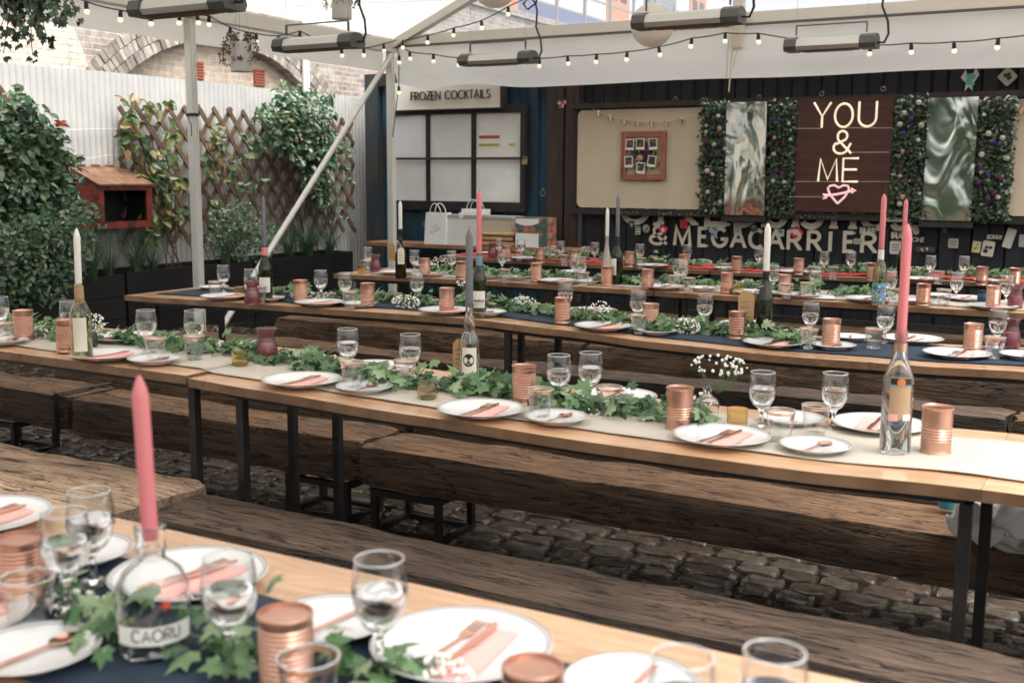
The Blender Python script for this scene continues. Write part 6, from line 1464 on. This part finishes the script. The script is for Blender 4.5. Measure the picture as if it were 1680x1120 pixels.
def grass(px, py, X, n, L, label, spread=.18):
    P = PX(px, py, X); T = thing('grass_tuft', label, 'grass', P, 0, 'grass tufts in the black planters'); g = MB()
    for i in range(n):
        a = rnd.random()*6.28; q = rnd.random()*.05; lean = rnd.uniform(.15, 1.0)*spread*1.6; l = L*rnd.uniform(.6, 1.15); b = Vector((q*cos(a), q*sin(a), 0)); d = Vector((cos(a), sin(a), 0)); s = Vector((-sin(a), cos(a), 0)); w = rnd.uniform(.003, .006); vs = []
        for k in range(6):
            u = k/5; c_ = b+d*lean*u*u*1.6+Vector((0, 0, l*1.2*(u-.42*u*u*lean/.2*.5))); ww = w*(1-u*.9); vs += [tuple(c_-s*ww), tuple(c_+s*ww)]
        g.add(vs, [(2*k, 2*k+1, 2*k+3, 2*k+2) for k in range(5)])
    g.build('blades', FOL_GRASS, T, smooth=False)
grass(150, 462, -7.62, 110, .42, 'strappy grass tuft left of the rusty box'); grass(180, 458, -7.7, 60, .36, 'thin grass tuft under the rusty box'); grass(225, 452, -7.66, 130, .42, 'grass tuft under the right side of the rusty box', .22); grass(250, 450, -7.7, 60, .34, 'small grass tuft left of the near post'); grass(20, 474, -7.6, 60, .3, 'grass tuft at the left edge of the photo'); grass(370, 432, -7.7, 90, .42, 'grass tuft right of the near post'); grass(505, 420, -7.72, 200, .42, 'full grass tuft right of the diagonal brace', .26); grass(475, 424, -7.7, 80, .36, 'low grass tuft crossed by the brace'); grass(540, 418, -7.72, 80, .34, 'grass tuft near the fence end')
# top left hanging ivy, hanging pots
P = PY(40, -30, 4.2); T = thing('hanging_ivy', 'dark ivy trailing from a hanging basket at the top left corner', 'hanging plant', P)
g = MB(); MB()
g.lathe([(.0001, -.02), (.12, -.02), (.17, .12), (.175, .125), (.165, .125), (.11, 0)], 18); g.build('basket', M('wicker', (.05, .035, .02), .8, bmp=.8), T)
g = MB(); g.tube([(0, 0, .12), (0, 0, zr(P.x)-P.z-.04)], .004, 5); g.build('cord', INK, T)
g = MB(); gs = MB()
for (px, py) in ((5, 88), (18, 60), (30, 72), (47, 60), (52, 92), (78, 68), (66, 45), (95, 30), (108, 35), (122, 30), (118, 18), (82, 15), (60, 30), (10, 30), (35, 40), (0, 55), (25, 20), (70, 55)):
    E = PY(px, py, 4.2+rnd.uniform(-.15, .15))-P; st = Vector((rnd.uniform(-.12, .12), rnd.uniform(-.1, .1), .08)); pts = []
    for k in range(9): u = k/8; q = st.lerp(E, u)+Vector((rnd.uniform(-.01, .01), 0, .10*sin(pi*u)*(1-u))); pts.append(q)
    gs.tube(pts, .0022, 4)
    for q in pts[2:]:
        for _ in range(3): leaf2(g, q+rv()*.03, Vector((.4, -1, .3))+rv()*.7, Vector((0, 0, -1))+rv()*.8, rnd.uniform(.028, .05), 1)
for _ in range(260): v = rv(); leaf2(g, Vector((v.x*.26, v.y*.12, .0+v.z*.13)), Vector((.2, -1, .3))+rv()*.7, Vector((0, 0, -1))+rv(), rnd.uniform(.03, .055), 1)
gs.build('trailing_stem', TWIG, T); g.build('leaves', FOL_DARK, T, smooth=False)
def hpot(px, pyt, pyb, X, wpx, label, fol, dry, red):
    A = PX(px, pyb, X); B = PX(px, pyt, X); d = (A-CAM).length; r = wpx*d/FPX/2; h = B.z-A.z; T = thing('hanging_pot', label, 'hanging plant', A, 0, 'white tin pots hanging from the marquee')
    MB().lathe([(.0001, 0), (r*.97, 0), (r, .006), (r, h), (r-.005, h), (r-.007, .02), (.0001, .02)], 28).build('pot', M('white_enamel', (.62, .62, .60), .35, col2=(.55, .55, .53), scale=5), T)
    g = MB()
    for k in range(3): a = 2*pi*k/3+.4; g.tube([(r*cos(a), r*sin(a), h-.01), (0, 0, h+.42)], .0013, 4)
    g.tube([(0, 0, h+.42), (0, 0, max(h+.5, zr(A.x)-A.z-.06))], .0013, 4); g.build('wire', RG, T)
    g = MB(); gs = MB()
    for k in range(26):
        a = rnd.random()*6.28; L = rnd.uniform(.04, .17 if dry else .12); pts = [Vector((r*.5*cos(a), r*.5*sin(a), h)), Vector((r*1.1*cos(a), r*1.1*sin(a), h+.05)), Vector(((r+.05)*cos(a), (r+.05)*sin(a), h+.02-L*.4)), Vector(((r+.06)*cos(a), (r+.06)*sin(a), h-L))]
        gs.tube(pts, .0015, 4)
        for q in pts:
            for _ in range(5): leaf2(g, q+rv()*.02, rv(), rv(), .026, 0)
    gs.build('stem', TWIG, T); g.build('leaves', fol, T, smooth=False)
    if red: g = MB(); ax = rad(-55); 
    if red:
        for k in range(5): a = k*1.3; leaf2(g, ((r+.003)*cos(ax), (r+.003)*sin(ax), h*.42), Vector((cos(ax), sin(ax), 0)), Vector((-sin(ax)*cos(a), cos(ax)*cos(a), sin(a)*.7)), .030, 2)
        g.build('butterfly_print', M('butterfly_red', (.25, .03, .05), .6), T, smooth=False)
hpot(397, 70, 118, -6.3, 34, 'white hanging tin pot with dried trailing plant', FOL_DRY, True, True); hpot(561, -12, 32, -6.0, 31, 'white hanging tin pot with green plant at the top edge', FOL_MID, False, False)
# wall butterfly decoration near the climber
P = PX(100, 203, -7.5); g = MB()
for k, a in enumerate((.4, 2.6, -.5, 3.6)): leaf2(g, (0, 0, 0), Vector((.9, -.4, .2)), Vector((0, cos(a), sin(a))), .055, 2)
o = g.build('butterfly_ornament', M('red_orange_wings', (.42, .06, .05), .6), smooth=False); o.location = P; tag(o, 'red butterfly ornament at the top of the left climber', 'butterfly')

# ---------------------------------------------------------------- ivy garlands along the tables
def garland(row, ranges, yc, n_per_m, s, label, far=False, seed=0):
    xa = min(r[0] for r in ranges); P = Vector(((xa+ranges[-1][1])/2, yc, .76)); T = thing('ivy_garland', label, 'garland', P, 0, 'ivy garlands along the tables'); g = MB(); gs = MB()
    for (a, b, k) in ranges:
        n = int((b-a)*n_per_m*k); ph = rnd.random()*6
        path = [Vector((a+(b-a)*i/20, yc+.05*sin((a+(b-a)*i/20)*3.1+ph), zt(row, a+(b-a)*i/20)+.022+.012*sin(i*1.7))) for i in range(21)]; gs.tube(path, .0022, 4)
        for i in range(n):
            x = rnd.uniform(a, b); y = yc+.05*sin(x*3.1+ph)+rnd.gauss(0, .035)+.02*noise.noise(Vector((x*4, 0, seed))); z = zt(row, x)+.012+abs(rnd.gauss(0, .022))*(1 if abs(y-yc) < .1 else .5)
            leaf2(g, (x, y, z+.006), Vector((rnd.gauss(0, .55), -.45+rnd.gauss(0, .5), .9)), Vector((rnd.gauss(0, 1), rnd.gauss(0, 1)-.2, rnd.gauss(0, .35))), s*rnd.uniform(.6, 1.15), 1)
    place(T, gs, 'vine', STEM); place(T, g, 'leaves', FOL_IVY)
garland('A', [(-1.75, -1.45, 1), (-1.32, -1.12, 1.3), (-1.12, -.98, 1.4), (-.93, -.80, 1.3)], 1.10, 120, .044, 'blurred ivy sprigs on the foreground table')
garland('B', [(-4.3, -3.55, 1), (-3.45, -2.95, 1.1), (-2.95, -2.2, 1), (-2.2, -1.75, .8), (-1.9, -1.4, 1.4), (-1.4, -1.05, 1), (-1.05, -.99, .9)], 2.93, 250, .050, 'long ivy garland down the cream runner table')
garland('C', [(-4.15, -3.85, 1), (-3.75, -3.1, 1.2), (-3.05, -2.2, 1.3), (-2.2, -1.75, 1.2), (-1.75, -1.15, 1.3)], 4.70, 250, .046, 'long ivy garland on the navy runner of the middle table')
garland('D', [(-4.35, -4.0, .7), (-3.9, -3.1, 1), (-3.0, -2.2, 1.1), (-2.1, -1.55, 1.1), (-1.5, -1.15, 1)], 6.5, 250, .047, 'ivy garland on the table before the red one')
garland('E', [(-4.5, -3.9, .9), (-3.8, -2.9, 1), (-2.8, -2.3, .8), (-2.1, -1.2, 1), (-1.1, -.5, .9)], 8.3, 240, .048, 'ivy garland on the red runner')
blossom_ct = [0]
def gyp(row, px, py, rx, rz_, n, label, stems=True, base_h=0):
    P = onrow(row, px, py, 0); T = thing('gypsophila_sprig', label, 'flowers', (P.x, P.y, P.z), 0, 'little white gypsophila bunches'); g = MB(); gs = MB()
    for i in range(n):
        v = rv(); q = Vector((v.x*rx, v.y*rx*.6, base_h+rz_*.55+v.z*rz_*.55)); r = rnd.uniform(.0028, .0055); g.ball(q, r, 6, 4)
        if stems and i % 3 == 0: gs.tube([Vector((0, 0, max(.0, base_h-.06)+.004)), q*.6+Vector((0, 0, .01)), q], .0008, 3)
    g.build('blossom', BLOSSOM, T); gs.build('stems', STEM, T)
gyp('B', 1176, 688, .085, .05, 60, 'gypsophila rising from the clear square vase', True, .135)
gyp('B', 157, 576, .045, .06, 55, 'gypsophila in the small dark blue jar', True, .075); gyp('B', 372, 580, .05, .035, 40, 'gypsophila beside the purple jug', True, .01); gyp('B', 205, 556, .06, .03, 50, 'gypsophila behind the olive bottle'); gyp('B', 60, 556, .07, .04, 60, 'gypsophila at the left edge of the cream runner'); gyp('B', 1152, 672, .03, .03, 25, 'gypsophila sprig against the copper tin beside the square vase', True, .02); gyp('B', 520, 592, .08, .03, 35, 'loose gypsophila left of the goblet by the purple jug'); gyp('B', 958, 680, .05, .02, 24, 'loose gypsophila under the two goblets'); gyp('B', 822, 640, .07, .03, 30, 'loose gypsophila right of the badge bottle')
gyp('C', 860, 512, .07, .07, 150, 'full gypsophila bunch near the centre of the navy runner'); gyp('C', 666, 506, .08, .06, 150, 'full gypsophila bunch over the edge of the navy runner'); gyp('C', 1125, 548, .065, .065, 150, 'full gypsophila bunch hanging by the navy table edge'); gyp('C', 1304, 556, .06, .04, 90, 'gypsophila left of the ribbed copper tin'); gyp('C', 500, 492, .09, .04, 90, 'gypsophila behind the leftmost copper tin'); gyp('C', 545, 492, .06, .04, 60, 'gypsophila between two goblets left of centre'); gyp('C', 770, 494, .08, .03, 60, 'wispy gypsophila by the blue foil bottle', True, .08); gyp('C', 985, 512, .05, .05, 40, 'wispy gypsophila above a far plate')
gyp('D', 720, 443, .08, .06, 60, 'wispy gypsophila at the left part of the table before the red one', True, .03); gyp('D', 815, 452, .08, .04, 60, 'gypsophila behind the pink candle'); gyp('D', 1070, 470, .07, .03, 50, 'gypsophila between copper tin and goblets'); gyp('D', 1232, 470, .07, .04, 60, 'gypsophila left of the white candle')
gyp('E', 905, 413, .08, .05, 70, 'gypsophila beside the second tin of the red runner'); gyp('E', 962, 414, .06, .05, 60, 'gypsophila left of the milky carafe'); gyp('E', 1075, 432, .09, .04, 90, 'gypsophila below the ampersand'); gyp('E', 1150, 434, .09, .04, 90, 'gypsophila below the letters E and G'); gyp('E', 1232, 440, .08, .04, 70, 'gypsophila near the white candle on the red runner'); gyp('E', 1425, 445, .06, .06, 60, 'gypsophila behind the colourful bottle'); gyp('E', 1500, 450, .10, .05, 110, 'gypsophila right of the big pink candle'); gyp('E', 1598, 452, .08, .05, 80, 'gypsophila left of the right hand copper tins')
gyp('A', 724, 1118, .045, .03, 110, 'blurred gypsophila beside the front dinner plate'); gyp('A', 130, 1000, .06, .02, 60, 'blurred gypsophila behind the front tumbler')
# square clear vase, and a vase on the navy runner
prof = [(.0001, 0), (.030, 0), (.034, .004), (.035, .05), (.032, .06), (.016, .070), (.0125, .078), (.0125, .092), (.016, .097), (.0155, .098), (.011, .092), (.011, .078), (.014, .069), (.030, .056), (.0325, .048), (.031, .008), (.0001, .007)]
K_v = Kind(single(MB().lathe(prof, 30), 'bud_vase', GLASS, 'x', 'vase', 'clear bud vases'))
P = onrow('B', 1161, 637, .098); K_v.put(P+Vector((0, 0, .0055)), 0, 'clear glass bud vase right of the copper tin')
P = onrow('C', 768, 470, .098); K_v.put(P+Vector((0, 0, .0055)), 0, 'clear glass bud vase beside the grey candle')
# white cloth on the bench right, blue cup on the same bench
g = MB()
def cl(u, v):
    a = 2*pi*u+.35*noise.noise(Vector((cos(2*pi*u)*2, sin(2*pi*u)*2, v*3))); r = .14*(1-abs(2*v-1)**3)**.5; f = 1+.13*sin(a*5+v*6)+.09*sin(a*9)+.22*noise.noise(Vector((cos(a)*2.5, sin(a)*2.5, v*4)))
    return (r*1.35*f*cos(a), r*.85*f*sin(a), .085+.085*(2*v-1)*(1+.15*sin(a*4))+.014*sin(a*7+v*9)+.03*noise.noise(Vector((cos(a)*4, sin(a)*4, v*9))))
g.grid(cl, 110, 40); P = PZ(1648, 862, BT+.09); o = g.build('crumpled_cloth', M('white_cloth', (.86, .85, .82), .85, bmp=.4, bscale=14), ang=180); o.location = (P.x+.06, P.y+.07, BT+.02); tag(o, 'crumpled white cloth bundle on the bench behind the right table legs', 'cloth')
P = PZ(1556, 812, BT+.06); g = MB(); g.lathe([(.0001, 0), (.028, 0), (.038, .03), (.040, .06), (.038, .06), (.0001, .01)], 20); o = g.build('blue_cup', M('turquoise_plastic', (.04, .30, .42), .4)); o.location = (P.x, P.y+.02, BT+.014); tag(o, 'small turquoise cup under the right end of the cream runner table', 'cup')
# plaques: menu card on table D
for row, px, py, w, h, rz, lb in (('D', 1005, 466, .09, .16, .9, 'small white menu card on the table before the red one'), ('D', 1345, 489, .16, .20, .3, 'cream folded card right of a dinner plate'), ('E', 1640, 456, .1, .14, .5, 'dark little card near the far right copper tin')):
    P = onrow(row, px, py, .0); g = MB(); g.box((-w/2, -h/2, 0), (w/2, h/2, .002)); o = g.build('menu_card', WHITEP if 'dark' not in lb else INK, smooth=False); o.location = P+Vector((0, 0, .008)); o.rotation_euler = (0, 0, rz); tag(o, lb, 'card')
# thin wires on the fence
for k, (q, lb) in enumerate((([(112, 213), (150, 211), (195, 211)], 'thin white wire across the bare fence, upper one'), ([(115, 262), (150, 259), (180, 254), (215, 256)], 'thin white wire across the bare fence, lower one'))):
    pts = [PX(x, y, XF+.05) for x, y in q]; c = pts[0]; g = MB(); g.tube([p_-c for p_ in pts], .003, 4); o = g.build('fence_wire', WHITEP); o.location = c; tag(o, lb, 'wire')
# unseen hedge added behind the photographer, greens the mirrors and cuts low light
T = thing('added_hedge', 'unseen green hedge added behind the photographer for the mirror reflections', 'hedge', (-1, -5.6, 0)); g = MB()
for i in range(2600): leaf2(g, (rnd.uniform(-6, 6), rnd.gauss(0, .12), rnd.uniform(.1, 1.8)), Vector((0, 1, .3))+rv()*.7, rv(), .16, 2)
g.build('foliage', FOL_MID, T, smooth=False); g = MB(); g.box((-6, -.35, 0), (6, -.2, 1.7)); g.build('hedge_core', FOL_DARK, T, smooth=False)
